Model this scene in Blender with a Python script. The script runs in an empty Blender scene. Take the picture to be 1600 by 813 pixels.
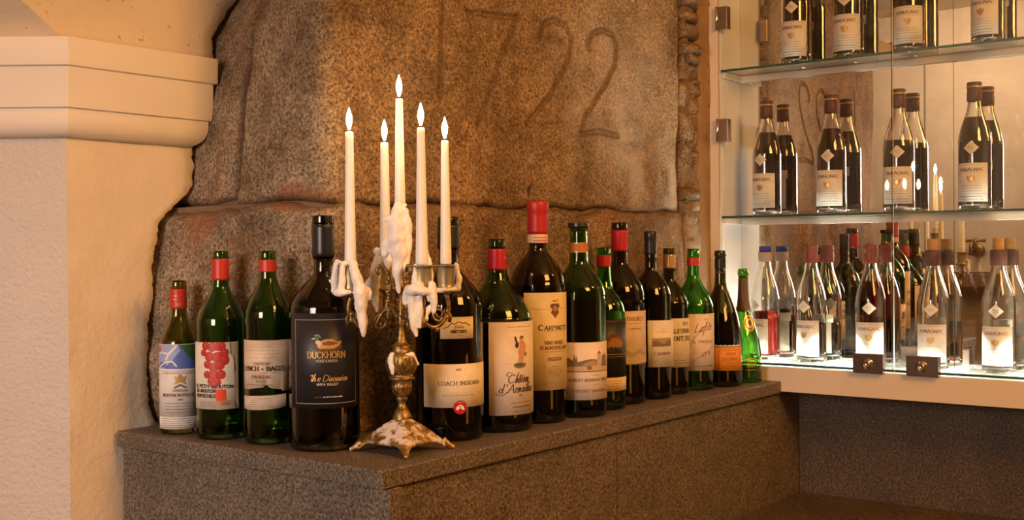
import bpy, bmesh, math, random
import numpy as np
from mathutils import Vector, Matrix
from mathutils.geometry import tessellate_polygon
random.seed(4)
rng = np.random.default_rng(7)
R = math.radians
sc = bpy.context.scene
col = sc.collection

# ------------------------------------------------------------------ camera
cd = bpy.data.cameras.new('camera'); cam = bpy.data.objects.new('camera', cd); col.objects.link(cam)
f_px, yaw, pit, rol = 1815.6, R(37.477), R(-0.5425), R(-0.4695)
fw = Vector((math.cos(yaw)*math.cos(pit), math.sin(yaw)*math.cos(pit), math.sin(pit)))
rt = Vector((math.sin(yaw), -math.cos(yaw), 0)); up = rt.cross(fw)
r2 = math.cos(rol)*rt + math.sin(rol)*up; u2 = -math.sin(rol)*rt + math.cos(rol)*up
M = Matrix((r2, u2, -fw)).transposed().to_4x4(); M.translation = (-1.30659, -1.24050, 0.338)
cam.matrix_world = M
cd.sensor_fit = 'HORIZONTAL'; cd.sensor_width = 36.0; cd.lens = 36.0*f_px/1600.0
cd.clip_start = 0.05
sc.camera = cam
# ------------------------------------------------------------------ world, exposure
w = bpy.data.worlds.new('world'); sc.world = w; w.use_nodes = True
w.node_tree.nodes['Background'].inputs[0].default_value = (1.0, 0.62, 0.36, 1)
w.node_tree.nodes['Background'].inputs[1].default_value = 0.05
sc.view_settings.view_transform = 'Standard'
try: sc.view_settings.look = 'None'
except Exception: pass
sc.view_settings.exposure = 0.0; sc.view_settings.gamma = 1.0
# ------------------------------------------------------------------ large lights
def area(name, loc, to, size, power, color, sy=None, spread=180):
    l = bpy.data.lights.new(name, 'AREA'); l.energy = power; l.color = color; l.size = size; l.spread = R(spread)
    if sy: l.shape = 'RECTANGLE'; l.size_y = sy
    o = bpy.data.objects.new(name, l); col.objects.link(o); o.location = loc
    o.rotation_euler = (Vector(to)-Vector(loc)).to_track_quat('-Z', 'Y').to_euler()
    return o
area('window_light', (-2.7, -0.32, 0.72), (0.0, 0.50, 0.05), 0.9, 8.0, (1.0, 0.77, 0.67), spread=64)
area('far_wall_fill', (-2.9, 0.9, 1.85), (-4.0, 1.4, 0.25), 0.5, 25, (1.0, 0.68, 0.44))  # added fill that brightens the far wall in the mirror, no lamp there
area('ceiling_light', (0.05, -2.2, 1.5), (0.5, 0.3, 0.25), 0.8, 52, (1.0, 0.44, 0.105))
area('low_warm_fill', (0.55, -1.3, -0.1), (0.75, 0.1, -0.15), 0.25, 0.45, (1.0, 0.40, 0.04))  # added fill that warms the low granite front, not a real lamp

# ------------------------------------------------------------------ materials
def N(nt, t, loc=None, **kw):
    n = nt.nodes.new(t)
    for k, v in kw.items():
        if k.startswith('i_'):
            key = k[2:]; key = int(key) if key.isdigit() else key.replace('_', ' ')
            n.inputs[key].default_value = v
        else: setattr(n, k, v)
    return n
def new_mat(name):
    m = bpy.data.materials.new(name); m.use_nodes = True
    return m, m.node_tree, m.node_tree.nodes['Principled BSDF']
def plain(name, c, rough=0.6, metal=0.0, spec=0.5, **kw):
    m, nt, p = new_mat(name)
    p.inputs['Base Color'].default_value = (*c, 1); p.inputs['Roughness'].default_value = rough
    p.inputs['Metallic'].default_value = metal; p.inputs['Specular IOR Level'].default_value = spec
    for k, v in kw.items(): p.inputs[k.replace('_', ' ')].default_value = v
    return m
def ramp(nt, stops, interp='LINEAR'):
    r = nt.nodes.new('ShaderNodeValToRGB'); r.color_ramp.interpolation = interp
    e = r.color_ramp.elements
    while len(e) < len(stops): e.new(0.5)
    for k, (p, c) in enumerate(stops):
        e[k].position = p; e[k].color = (*c, 1) if len(c) == 3 else c
    return r
def mixc(nt, fac, a, b, mode='MIX'):
    n = nt.nodes.new('ShaderNodeMix'); n.data_type = 'RGBA'; n.blend_type = mode
    for s, v in ((0, fac), (6, a), (7, b)):
        if isinstance(v, (int, float)): n.inputs[s].default_value = v
        elif isinstance(v, tuple): n.inputs[s].default_value = (*v, 1)
        else: nt.links.new(v, n.inputs[s])
    return n.outputs[2]
def obj_noise(nt, scale, detail=3, rough=0.55):
    tc = N(nt, 'ShaderNodeNewGeometry')
    n = N(nt, 'ShaderNodeTexNoise', i_Scale=scale, i_Detail=detail, i_Roughness=rough)
    nt.links.new(tc.outputs['Position'], n.inputs['Vector'])
    return n.outputs['Fac']
def bump(nt, p, h, strength=0.3, dist=0.002):
    b = N(nt, 'ShaderNodeBump', i_Strength=strength, i_Distance=dist)
    nt.links.new(h, b.inputs['Height']); nt.links.new(b.outputs[0], p.inputs['Normal'])

def granite_ledge(name='fine_granite', k=(1, 1, 1)):
    m, nt, p = new_mat(name); L = nt.links.new
    a = obj_noise(nt, 190, 2, 0.75); b = obj_noise(nt, 240, 1, 0.5); c = obj_noise(nt, 9, 3)
    r1 = ramp(nt, [(0.36, (0.045, 0.036, 0.027)), (0.5, (0.128, 0.108, 0.083)), (0.66, (0.22, 0.185, 0.142))]); L(a, r1.inputs[0])
    r2_ = ramp(nt, [(0.60, (0, 0, 0)), (0.70, (1, 1, 1))]); L(b, r2_.inputs[0])
    c1 = mixc(nt, r2_.outputs[0], r1.outputs[0], (0.36, 0.27, 0.18))
    r3 = ramp(nt, [(0.3, (0.78*k[0], 0.76*k[1], 0.74*k[2])), (0.7, (1.08*k[0], 1.04*k[1], 1.0*k[2]))]); L(c, r3.inputs[0])
    L(mixc(nt, 1.0, c1, r3.outputs[0], 'MULTIPLY'), p.inputs['Base Color'])
    p.inputs['Roughness'].default_value = 0.55
    bump(nt, p, a, 0.25, 0.001)
    return m
def wall_stone():
    m, nt, p = new_mat('wall_granite'); L = nt.links.new
    a = obj_noise(nt, 165, 3, 0.75); b = obj_noise(nt, 170, 1, 0.5); c = obj_noise(nt, 7, 4, 0.6); d = obj_noise(nt, 26, 4, 0.65)
    r1 = ramp(nt, [(0.33, (0.075, 0.056, 0.04)), (0.45, (0.215, 0.168, 0.120)), (0.55, (0.315, 0.255, 0.186)), (0.69, (0.50, 0.415, 0.315))]); L(a, r1.inputs[0])
    r2_ = ramp(nt, [(0.31, (0.8, 0.8, 0.8)), (0.39, (0, 0, 0))]); L(b, r2_.inputs[0])
    c1 = mixc(nt, r2_.outputs[0], r1.outputs[0], (0.06, 0.045, 0.034))
    r3 = ramp(nt, [(0.32, (0.52, 0.46, 0.38)), (0.5, (0.90, 0.86, 0.78)), (0.68, (1.2, 1.14, 1.05))]); L(c, r3.inputs[0])
    c1 = mixc(nt, 1.0, c1, r3.outputs[0], 'MULTIPLY')
    r4 = ramp(nt, [(0.3, (0.72, 0.66, 0.58)), (0.62, (1.05, 1.03, 1.0))]); L(d, r4.inputs[0])
    c1 = mixc(nt, 0.8, c1, r4.outputs[0], 'MULTIPLY')
    def at(nm):
        n = N(nt, 'ShaderNodeAttribute'); n.attribute_name = nm; return n.outputs['Fac']
    c1 = mixc(nt, at('rust'), c1, mixc(nt, 0.35, (0.23, 0.075, 0.022), c1))
    c1 = mixc(nt, at('ochre'), c1, mixc(nt, 1.0, c1, (0.86, 0.62, 0.30), 'MULTIPLY'))
    c1 = mixc(nt, at('lime'), c1, mixc(nt, 0.45, (0.62, 0.56, 0.49), c1))
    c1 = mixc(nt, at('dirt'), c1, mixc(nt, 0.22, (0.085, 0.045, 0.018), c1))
    L(c1, p.inputs['Base Color'])
    p.inputs['Roughness'].default_value = 0.8
    p.inputs['Specular IOR Level'].default_value = 0.3
    bump(nt, p, a, 0.55, 0.002)
    return m
def plaster(name, c, scale=110, strength=0.35, dist=0.003, var=0.12, fine=0.0):
    m, nt, p = new_mat(name); L = nt.links.new
    a = obj_noise(nt, scale, 3, 0.6); b = obj_noise(nt, 5, 4, 0.6)
    r1 = ramp(nt, [(0.3, tuple(v*(1-var) for v in c)), (0.7, c)]); L(b, r1.inputs[0])
    s = obj_noise(nt, 85, 1, 0.4); rs = ramp(nt, [(0.24, (0.55, 0.45, 0.3)), (0.3, (1, 1, 1))]); L(s, rs.inputs[0])
    L(mixc(nt, fine, r1.outputs[0], rs.outputs[0], 'MULTIPLY'), p.inputs['Base Color'])
    p.inputs['Roughness'].default_value = 0.75; p.inputs['Specular IOR Level'].default_value = 0.3
    bump(nt, p, a, strength, dist)
    return m
def glass(name, c, rough=0.02, ior=1.5):
    m, nt, p = new_mat(name)
    p.inputs['Base Color'].default_value = (*c, 1); p.inputs['Roughness'].default_value = rough
    p.inputs['IOR'].default_value = ior; p.inputs['Transmission Weight'].default_value = 1.0
    return m
def pane_glass(name, tint, bright_film=0.0):
    m, nt, p = new_mat(name); L = nt.links.new; nt.nodes.remove(p)
    fr = N(nt, 'ShaderNodeFresnel', i_IOR=1.5); ge = N(nt, 'ShaderNodeNewGeometry')
    io = N(nt, 'ShaderNodeMath', operation='MULTIPLY_ADD', i_1=1/1.5-1.5, i_2=1.5); L(ge.outputs['Backfacing'], io.inputs[0]); L(io.outputs[0], fr.inputs['IOR'])
    t = N(nt, 'ShaderNodeBsdfTransparent'); t.inputs[0].default_value = (*tint, 1)
    g = N(nt, 'ShaderNodeBsdfGlossy'); g.inputs['Roughness'].default_value = 0.015
    mx = N(nt, 'ShaderNodeMixShader'); L(fr.outputs[0], mx.inputs[0]); L(t.outputs[0], mx.inputs[1]); L(g.outputs[0], mx.inputs[2])
    out = mx.outputs[0]
    if bright_film:  # pale film added to brighten the shelf undersides at grazing view
        df = N(nt, 'ShaderNodeBsdfDiffuse'); df.inputs[0].default_value = (0.9, 0.88, 0.84, 1)
        tl = N(nt, 'ShaderNodeBsdfTranslucent'); tl.inputs[0].default_value = (0.9, 0.88, 0.84, 1)
        m1 = N(nt, 'ShaderNodeMixShader'); L(df.outputs[0], m1.inputs[1]); L(tl.outputs[0], m1.inputs[2])
        lw = N(nt, 'ShaderNodeLayerWeight', i_Blend=0.5); mm = N(nt, 'ShaderNodeMath', operation='MULTIPLY_ADD', i_1=bright_film*1.6, i_2=bright_film*0.15); L(lw.outputs['Facing'], mm.inputs[0])
        m2 = N(nt, 'ShaderNodeMixShader'); L(mm.outputs[0], m2.inputs[0]); L(out, m2.inputs[1]); L(m1.outputs[0], m2.inputs[2]); out = m2.outputs[0]
    L(out, nt.nodes['Material Output'].inputs[0])
    return m
def emit(name, c, s):
    m, nt, p = new_mat(name); nt.nodes.remove(p)
    e = N(nt, 'ShaderNodeEmission'); e.inputs[0].default_value = (*c, 1); e.inputs[1].default_value = s
    nt.links.new(e.outputs[0], nt.nodes['Material Output'].inputs[0])
    return m
def aged_brass():
    m, nt, p = new_mat('aged_brass'); L = nt.links.new
    a = obj_noise(nt, 120, 4, 0.7)
    r1 = ramp(nt, [(0.38, (0.12, 0.07, 0.022)), (0.55, (0.36, 0.24, 0.085)), (0.75, (0.55, 0.40, 0.18))]); L(a, r1.inputs[0])
    L(r1.outputs[0], p.inputs['Base Color']); p.inputs['Metallic'].default_value = 0.85; p.inputs['Roughness'].default_value = 0.46
    bump(nt, p, a, 0.35, 0.0015)
    return m
def waxed_brass():
    # brass foot with spilled wax left in a blotchy crust
    m, nt, p = new_mat('waxed_brass'); L = nt.links.new
    a = obj_noise(nt, 120, 4, 0.7); b = obj_noise(nt, 38, 4, 0.7)
    r1 = ramp(nt, [(0.35, (0.2, 0.11, 0.03)), (0.55, (0.50, 0.32, 0.10)), (0.75, (0.6, 0.42, 0.17))]); L(a, r1.inputs[0])
    r2_ = ramp(nt, [(0.47, (0, 0, 0)), (0.56, (1, 1, 1))]); L(b, r2_.inputs[0])
    L(mixc(nt, r2_.outputs[0], r1.outputs[0], (0.72, 0.62, 0.52)), p.inputs['Base Color'])
    inv = N(nt, 'ShaderNodeMath', operation='MULTIPLY_ADD', i_1=-0.85, i_2=0.9); L(r2_.outputs[0], inv.inputs[0]); L(inv.outputs[0], p.inputs['Metallic'])
    p.inputs['Roughness'].default_value = 0.45
    h = N(nt, 'ShaderNodeMath', operation='ADD'); L(a, h.inputs[0]); L(r2_.outputs[0], h.inputs[1]); bump(nt, p, h.outputs[0], 0.4, 0.002)
    return m
def paper(name, c, var=0.08):
    m, nt, p = new_mat(name); a = obj_noise(nt, 40, 4, 0.65)
    r1 = ramp(nt, [(0.3, tuple(v*(1-var*2) for v in c)), (0.65, c)]); nt.links.new(a, r1.inputs[0])
    nt.links.new(r1.outputs[0], p.inputs['Base Color']); p.inputs['Roughness'].default_value = 0.6
    return m
MT = {}
MT['ledge'] = granite_ledge(); MT['bench'] = granite_ledge('shaded_granite', (0.66, 0.56, 0.42)); MT['stone'] = wall_stone()  # bench: same granite as the ledge, shade and warm light put into its colour
MT['plaster_rough'] = plaster('rough_plaster', (0.61, 0.55, 0.485), 120, 0.8, 0.005, 0.08)
MT['plaster'] = plaster('smooth_plaster', (0.76, 0.66, 0.50), 70, 0.45, 0.004, 0.12)
MT['plaster_vault'] = plaster('vault_plaster', (0.72, 0.61, 0.44), 80, 0.4, 0.003, 0.15, 0.8)
MT['cornice'] = plaster('cornice_paint', (0.80, 0.72, 0.60), 30, 0.06, 0.002, 0.05)
MT['paint'] = plaster('cabinet_paint', (0.78, 0.68, 0.54), 20, 0.04, 0.001, 0.04)
MT['white_paint'] = plain('cabinet_white', (0.78, 0.79, 0.78), 0.35)
MT['rail'] = plain('rail_paint', (0.80, 0.74, 0.64), 0.28); MT['board_grey'] = plain('board_grey', (0.30, 0.33, 0.32), 0.25)
MT['mirror'] = plain('mirror_silver', (0.88, 0.86, 0.83), 0.0, 1.0)
MT['pane'] = pane_glass('clear_pane', (0.985, 0.99, 0.985)); MT['shelf'] = pane_glass('shelf_pane', (0.95, 0.98, 0.96), 0.10)
MT['edge'] = plain('glass_edge', (0.02, 0.10, 0.085), 0.12, 0, 0.6)
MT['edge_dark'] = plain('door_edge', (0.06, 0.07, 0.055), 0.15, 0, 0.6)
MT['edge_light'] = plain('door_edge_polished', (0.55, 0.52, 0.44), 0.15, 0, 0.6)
MT['hinge'] = plain('hinge_metal', (0.50, 0.40, 0.34), 0.28, 0.95)
MT['lock'] = plain('lock_metal', (0.20, 0.15, 0.12), 0.3, 0.9)
MT['chrome'] = plain('chrome', (0.75, 0.72, 0.70), 0.12, 1.0)
MT['brass'] = aged_brass(); MT['waxed'] = waxed_brass()
MT['wax'] = plain('spilled_wax', (0.92, 0.87, 0.80), 0.45, 0, 0.4, Subsurface_Weight=0.35, Subsurface_Scale=0.006)
MT['wax'].node_tree.nodes['Principled BSDF'].inputs['Subsurface Radius'].default_value = (1, 0.55, 0.3)
MT['candle'] = plain('candle_wax', (0.94, 0.90, 0.83), 0.4, 0, 0.4, Subsurface_Weight=0.75, Subsurface_Scale=0.035)
MT['candle'].node_tree.nodes['Principled BSDF'].inputs['Subsurface Radius'].default_value = (1, 0.6, 0.35)
MT['cup_metal'] = plain('cup_metal', (0.42, 0.37, 0.24), 0.42, 0.7)
MT['wick'] = plain('wick', (0.02, 0.015, 0.012), 0.9)
MT['flame'] = emit('candle_flame', (1.0, 0.70, 0.36), 110)
MT['g_green'] = glass('green_glass', (0.20, 0.42, 0.10)); MT['g_dark'] = glass('dark_glass', (0.19, 0.175, 0.075))
MT['g_olive'] = glass('olive_glass', (0.42, 0.42, 0.12)); MT['g_bright'] = glass('bright_green_glass', (0.18, 0.60, 0.13))
MT['g_clear'] = glass('clear_glass', (0.985, 0.985, 0.97))
MT['brandy_dark'] = plain('brandy_dark', (0.022, 0.010, 0.008), 0.05)
MT['brandy_red'] = glass('brandy_red', (0.22, 0.012, 0.008), 0, 1.36); MT['brandy_amber'] = glass('brandy_amber', (0.52, 0.14, 0.02), 0, 1.36)
MT['wine'] = plain('dark_wine', (0.008, 0.003, 0.003), 0.05)
def C_(name, c, rough=0.55, metal=0.0, **kw): MT[name] = plain(name, c, rough, metal, **kw)
C_('foil_red', (0.42, 0.015, 0.02), 0.38); C_('foil_redorange', (0.50, 0.03, 0.015), 0.4); C_('foil_crimson', (0.45, 0.01, 0.035), 0.35)
C_('foil_black', (0.018, 0.018, 0.02), 0.32); C_('foil_gold', (0.62, 0.42, 0.19), 0.3, 0.7); C_('foil_bronze', (0.10, 0.05, 0.015), 0.45)
C_('seal_paper', (0.75, 0.52, 0.42)); C_('band_orange', (0.45, 0.16, 0.02)); C_('ink', (0.03, 0.026, 0.022)); C_('ink_soft', (0.22, 0.17, 0.12))
C_('ink_brown', (0.20, 0.075, 0.03)); C_('ink_red', (0.45, 0.03, 0.02)); C_('ink_gold', (0.62, 0.38, 0.11), 0.4, 0.3); C_('ink_pale', (0.62, 0.52, 0.40))
C_('ink_white', (0.8, 0.74, 0.66)); C_('blue_wash', (0.10, 0.16, 0.48)); C_('blue_pale', (0.34, 0.40, 0.62)); C_('green_wash', (0.05, 0.14, 0.045))
C_('grape_red', (0.50, 0.035, 0.02), 0.45); C_('grape_dark', (0.28, 0.015, 0.012), 0.45); C_('square_red', (0.72, 0.06, 0.015)); C_('skin_ink', (0.62, 0.32, 0.16))
C_('sepia', (0.20, 0.15, 0.09)); C_('sepia_mid', (0.38, 0.29, 0.18)); C_('sepia_pale', (0.56, 0.43, 0.27)); C_('glow_orange', (0.36, 0.15, 0.02)); C_('glow_deep', (0.13, 0.055, 0.012))
C_('cap_brown', (0.085, 0.028, 0.018), 0.5); C_('cap_wax', (0.22, 0.055, 0.03), 0.4); C_('cap_blue', (0.02, 0.03, 0.30), 0.35); C_('cap_paper', (0.42, 0.34, 0.29)); C_('cork', (0.48, 0.25, 0.075), 0.8)
C_('label_navy', (0.017, 0.016, 0.018), 0.45); C_('label_black', (0.014, 0.012, 0.010), 0.45)
MT['label_cream'] = paper('label_cream', (0.80, 0.72, 0.58)); MT['label_white'] = paper('label_white', (0.82, 0.78, 0.71)); MT['label_tan'] = paper('label_tan', (0.74, 0.58, 0.42), 0.12)
MT['label_gold'] = paper('label_gold', (0.74, 0.58, 0.30), 0.05); MT['label_pink'] = paper('label_pink', (0.78, 0.66, 0.56)); MT['label_orange'] = paper('label_orange', (0.74, 0.27, 0.02), 0.05)
MT['label_ivory'] = paper('label_ivory', (0.80, 0.69, 0.48))
MT['floor'] = plaster('floor_stone', (0.20, 0.13, 0.07), 20, 0.2, 0.003, 0.3)

# ------------------------------------------------------------------ object helpers
def tag(o, label=None, cat=None, group=None, kind=None):
    if label: o['label'] = label
    if cat: o['category'] = cat
    if group: o['group'] = group
    if kind: o['kind'] = kind
    return o
def mesh(name, vs, fs, mat, parent=None, smooth=False, mats=None, mi=None):
    me = bpy.data.meshes.new(name); me.from_pydata([tuple(v) for v in vs], [], fs)
    for m in (mats or [mat]): me.materials.append(m)
    if mi is not None: me.polygons.foreach_set('material_index', mi)
    if smooth: me.polygons.foreach_set('use_smooth', [True]*len(me.polygons))
    me.update()
    o = bpy.data.objects.new(name, me); col.objects.link(o)
    if parent: o.parent = parent
    return o
def empty(name, loc=(0, 0, 0), rz=0.0):
    o = bpy.data.objects.new(name, None); col.objects.link(o); o.location = loc; o.rotation_euler = (0, 0, rz)
    o.empty_display_size = 0.05
    return o
class MB:
    def __init__(s): s.v = []; s.f = []; s.m = []
    def add(s, vs, fs, m=0):
        n = len(s.v); s.v += [tuple(v) for v in vs]; s.f += [tuple(i+n for i in f) for f in fs]; s.m += [m]*len(fs)
        return s
    def box(s, a, b, m=0):
        x0, y0, z0 = a; x1, y1, z1 = b
        return s.add([(x0,y0,z0),(x1,y0,z0),(x1,y1,z0),(x0,y1,z0),(x0,y0,z1),(x1,y0,z1),(x1,y1,z1),(x0,y1,z1)],
              [(0,3,2,1),(4,5,6,7),(0,1,5,4),(1,2,6,5),(2,3,7,6),(3,0,4,7)], m)
    def prism(s, pts, z0, z1, m=0):
        n = len(pts); vs = [(x, y, z0) for x, y in pts]+[(x, y, z1) for x, y in pts]
        return s.add(vs, [tuple(range(n))[::-1], tuple(range(n, 2*n))]+[(i, (i+1) % n, n+(i+1) % n, n+i) for i in range(n)], m)
    def lathe(s, prof, n=40, c=(0, 0, 0), m=0, fl=None):
        # prof: (r, z) from bottom to top or any order; closed at r=0 ends
        rings = []; vs = []; fs = []
        for r, z in prof:
            if r < 1e-6: rings.append([len(vs)]); vs.append((c[0], c[1], c[2]+z))
            else:
                rings.append(list(range(len(vs), len(vs)+n)))
                for k in range(n):
                    a = 2*math.pi*k/n; rr = r*(1+(fl(z)*math.cos(16*a) if fl else 0))
                    vs.append((c[0]+rr*math.cos(a), c[1]+rr*math.sin(a), c[2]+z))
        for A, B in zip(rings, rings[1:]):
            if len(A) == 1 and len(B) == 1: continue
            for k in range(n):
                j = (k+1) % n
                if len(A) == 1: fs.append((A[0], B[k], B[j]))
                elif len(B) == 1: fs.append((A[k], A[j], B[0]))
                else: fs.append((A[k], A[j], B[j], B[k]))
        return s.add(vs, fs, m)
    def tube(s, pts, rad, n=10, m=0):
        pts = [Vector(p) for p in pts]
        if not isinstance(rad, (list, tuple)): rad = [rad]*len(pts)
        vs = []; fs = []; pu = None
        for i, p in enumerate(pts):
            t = (pts[min(i+1, len(pts)-1)]-pts[max(i-1, 0)]).normalized()
            if pu is None: pu = t.orthogonal().normalized()
            pu = (pu-t*pu.dot(t)); pu = pu.normalized() if pu.length > 1e-6 else t.orthogonal().normalized()
            b = t.cross(pu)
            for k in range(n):
                a = 2*math.pi*k/n; vs.append(p+(pu*math.cos(a)+b*math.sin(a))*rad[i])
        for i in range(len(pts)-1):
            for k in range(n):
                j = (k+1) % n; fs.append((i*n+k, i*n+j, (i+1)*n+j, (i+1)*n+k))
        fs.append(tuple(range(n))[::-1]); fs.append(tuple(range((len(pts)-1)*n, len(pts)*n)))
        return s.add(vs, fs, m)
    def ball(s, c, r, n=10, m=0, sz=1.0):
        h = n//2+1
        prof = [(0, -r*sz)]+[(r*math.sin(math.pi*k/h), -r*sz*math.cos(math.pi*k/h)) for k in range(1, h)]+[(0, r*sz)]
        return s.lathe(prof, n, c, m)
    def build(s, name, mat, parent=None, smooth=False):
        mats = mat if isinstance(mat, list) else [mat]
        return mesh(name, s.v, s.f, None, parent, smooth, mats, s.m)
def bevel(o, wd=0.002, seg=2):
    b = o.modifiers.new('bevel', 'BEVEL'); b.width = wd; b.segments = seg; b.limit_method = 'ANGLE'; b.angle_limit = R(35)
    return o
def crom(P, sub=4):
    out = []
    n = len(P)
    for i in range(n-1):
        p0 = np.array(P[max(i-1, 0)], float); p1 = np.array(P[i], float); p2 = np.array(P[i+1], float); p3 = np.array(P[min(i+2, n-1)], float)
        for k in range(sub):
            t = k/sub
            out.append(tuple(0.5*((2*p1)+(-p0+p2)*t+(2*p0-5*p1+4*p2-p3)*t*t+(-p0+3*p1-3*p2+p3)*t**3)))
    out.append(tuple(P[-1])); return out

# ------------------------------------------------------------------ value noise for meshes
_G = rng.random((64, 64))
def vnoise(x, y, sc_):
    x = np.asarray(x)*sc_+17.3; y = np.asarray(y)*sc_+9.1
    xi = np.floor(x).astype(int); yi = np.floor(y).astype(int); fx = x-xi; fy = y-yi
    fx = fx*fx*(3-2*fx); fy = fy*fy*(3-2*fy)
    g = lambda a, b: _G[a % 64, b % 64]
    return (g(xi, yi)*(1-fx)+g(xi+1, yi)*fx)*(1-fy)+(g(xi, yi+1)*(1-fx)+g(xi+1, yi+1)*fx)*fy
def fbm(x, y, sc_, o=4):
    t = 0; a = 0.5
    for k in range(o): t = t+a*vnoise(x+k*3.7, y-k*1.9, sc_*2**k); a *= 0.5
    return t*1.067
sstep = lambda a, b, x: np.clip((x-a)/(b-a), 0, 1)**2*(3-2*np.clip((x-a)/(b-a), 0, 1))
def dpoly(s, z, P):
    d = np.full(s.shape, 9.0)
    for (ax, ay), (bx, by) in zip(P, P[1:]):
        vx, vy = bx-ax, by-ay; t = np.clip(((s-ax)*vx+(z-ay)*vy)/(vx*vx+vy*vy+1e-12), 0, 1)
        d = np.minimum(d, np.hypot(s-ax-t*vx, z-ay-t*vy))
    return d

# ------------------------------------------------------------------ STRUCTURE: ragged stone wall round a corner
LOW = [(-1.0, 0.06), (0.0, 0.078), (0.055, 0.062), (0.112, 0.054), (0.18, 0.064), (0.293, 0.071), (0.33, 0.082), (0.40, 0.095), (0.429, 0.125), (0.455, 0.158), (0.472, 0.166), (0.563, 0.173), (0.64, 0.185), (0.73, 0.219), (0.776, 0.222), (0.803, 0.241), (0.838, 0.263), (0.866, 0.287), (1.0, 0.34), (1.3, 0.42)]
A0 = np.array([0.142, 0.295]); DR = np.array([1.277, -0.098]); DR /= np.hypot(*DR)
def wall_pos(s, z, lower, depth):
    """s<0 along the left face, s>0 along the inscribed face; depth = outward displacement"""
    xt = np.interp(np.where(lower, np.minimum(z, 0.41), np.maximum(z, 0.45)), [a for a, b in LOW], [b for a, b in LOW])+0.007
    dl = np.stack([xt-A0[0], np.full_like(xt, 0.43)], -1); dl /= np.linalg.norm(dl, axis=-1, keepdims=True)
    k = 0.05; fp = (s+np.sqrt(s*s+k*k))/2; fm = (-s+np.sqrt(s*s+k*k))/2
    gp = (1+s/np.sqrt(s*s+k*k))/2; gm = (-1+s/np.sqrt(s*s+k*k))/2
    p = A0+DR*fp[..., None]+dl*fm[..., None]
    t = DR*gp[..., None]+dl*gm[..., None]; t /= np.linalg.norm(t, axis=-1, keepdims=True)
    n = np.stack([t[..., 1], -t[..., 0]], -1)
    return np.concatenate([p+n*depth[..., None], z[..., None]], -1)
DIG = [([(0.304, 0.87), (0.300, 0.739), (0.295, 0.645)], 1.0), ([(0.377, 0.827), (0.382, 0.811), (0.392, 0.793)], 0.6),
 ([(0.380, 0.821), (0.427, 0.825), (0.485, 0.828), (0.533, 0.833)], 1.0), ([(0.531, 0.834), (0.508, 0.785), (0.478, 0.738), (0.457, 0.692), (0.431, 0.643), (0.406, 0.596)], 1.0),
 ([(0.606, 0.804), (0.620, 0.831), (0.653, 0.844), (0.692, 0.836), (0.711, 0.809), (0.705, 0.768), (0.681, 0.73), (0.644, 0.686), (0.596, 0.641), (0.555, 0.607)], 1.0), ([(0.555, 0.607), (0.611, 0.604), (0.676, 0.614)], 0.6),
 ([(0.781, 0.794), (0.774, 0.809), (0.792, 0.833), (0.827, 0.844), (0.864, 0.838), (0.880, 0.813), (0.870, 0.766), (0.840, 0.723), (0.797, 0.675), (0.759, 0.637), (0.747, 0.606)], 1.0), ([(0.747, 0.599), (0.814, 0.609), (0.887, 0.603)], 1.0)]
wall_back = empty('wall_back'); tag(wall_back, kind='structure', label='old granite block wall with 1722 carved in it')
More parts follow.
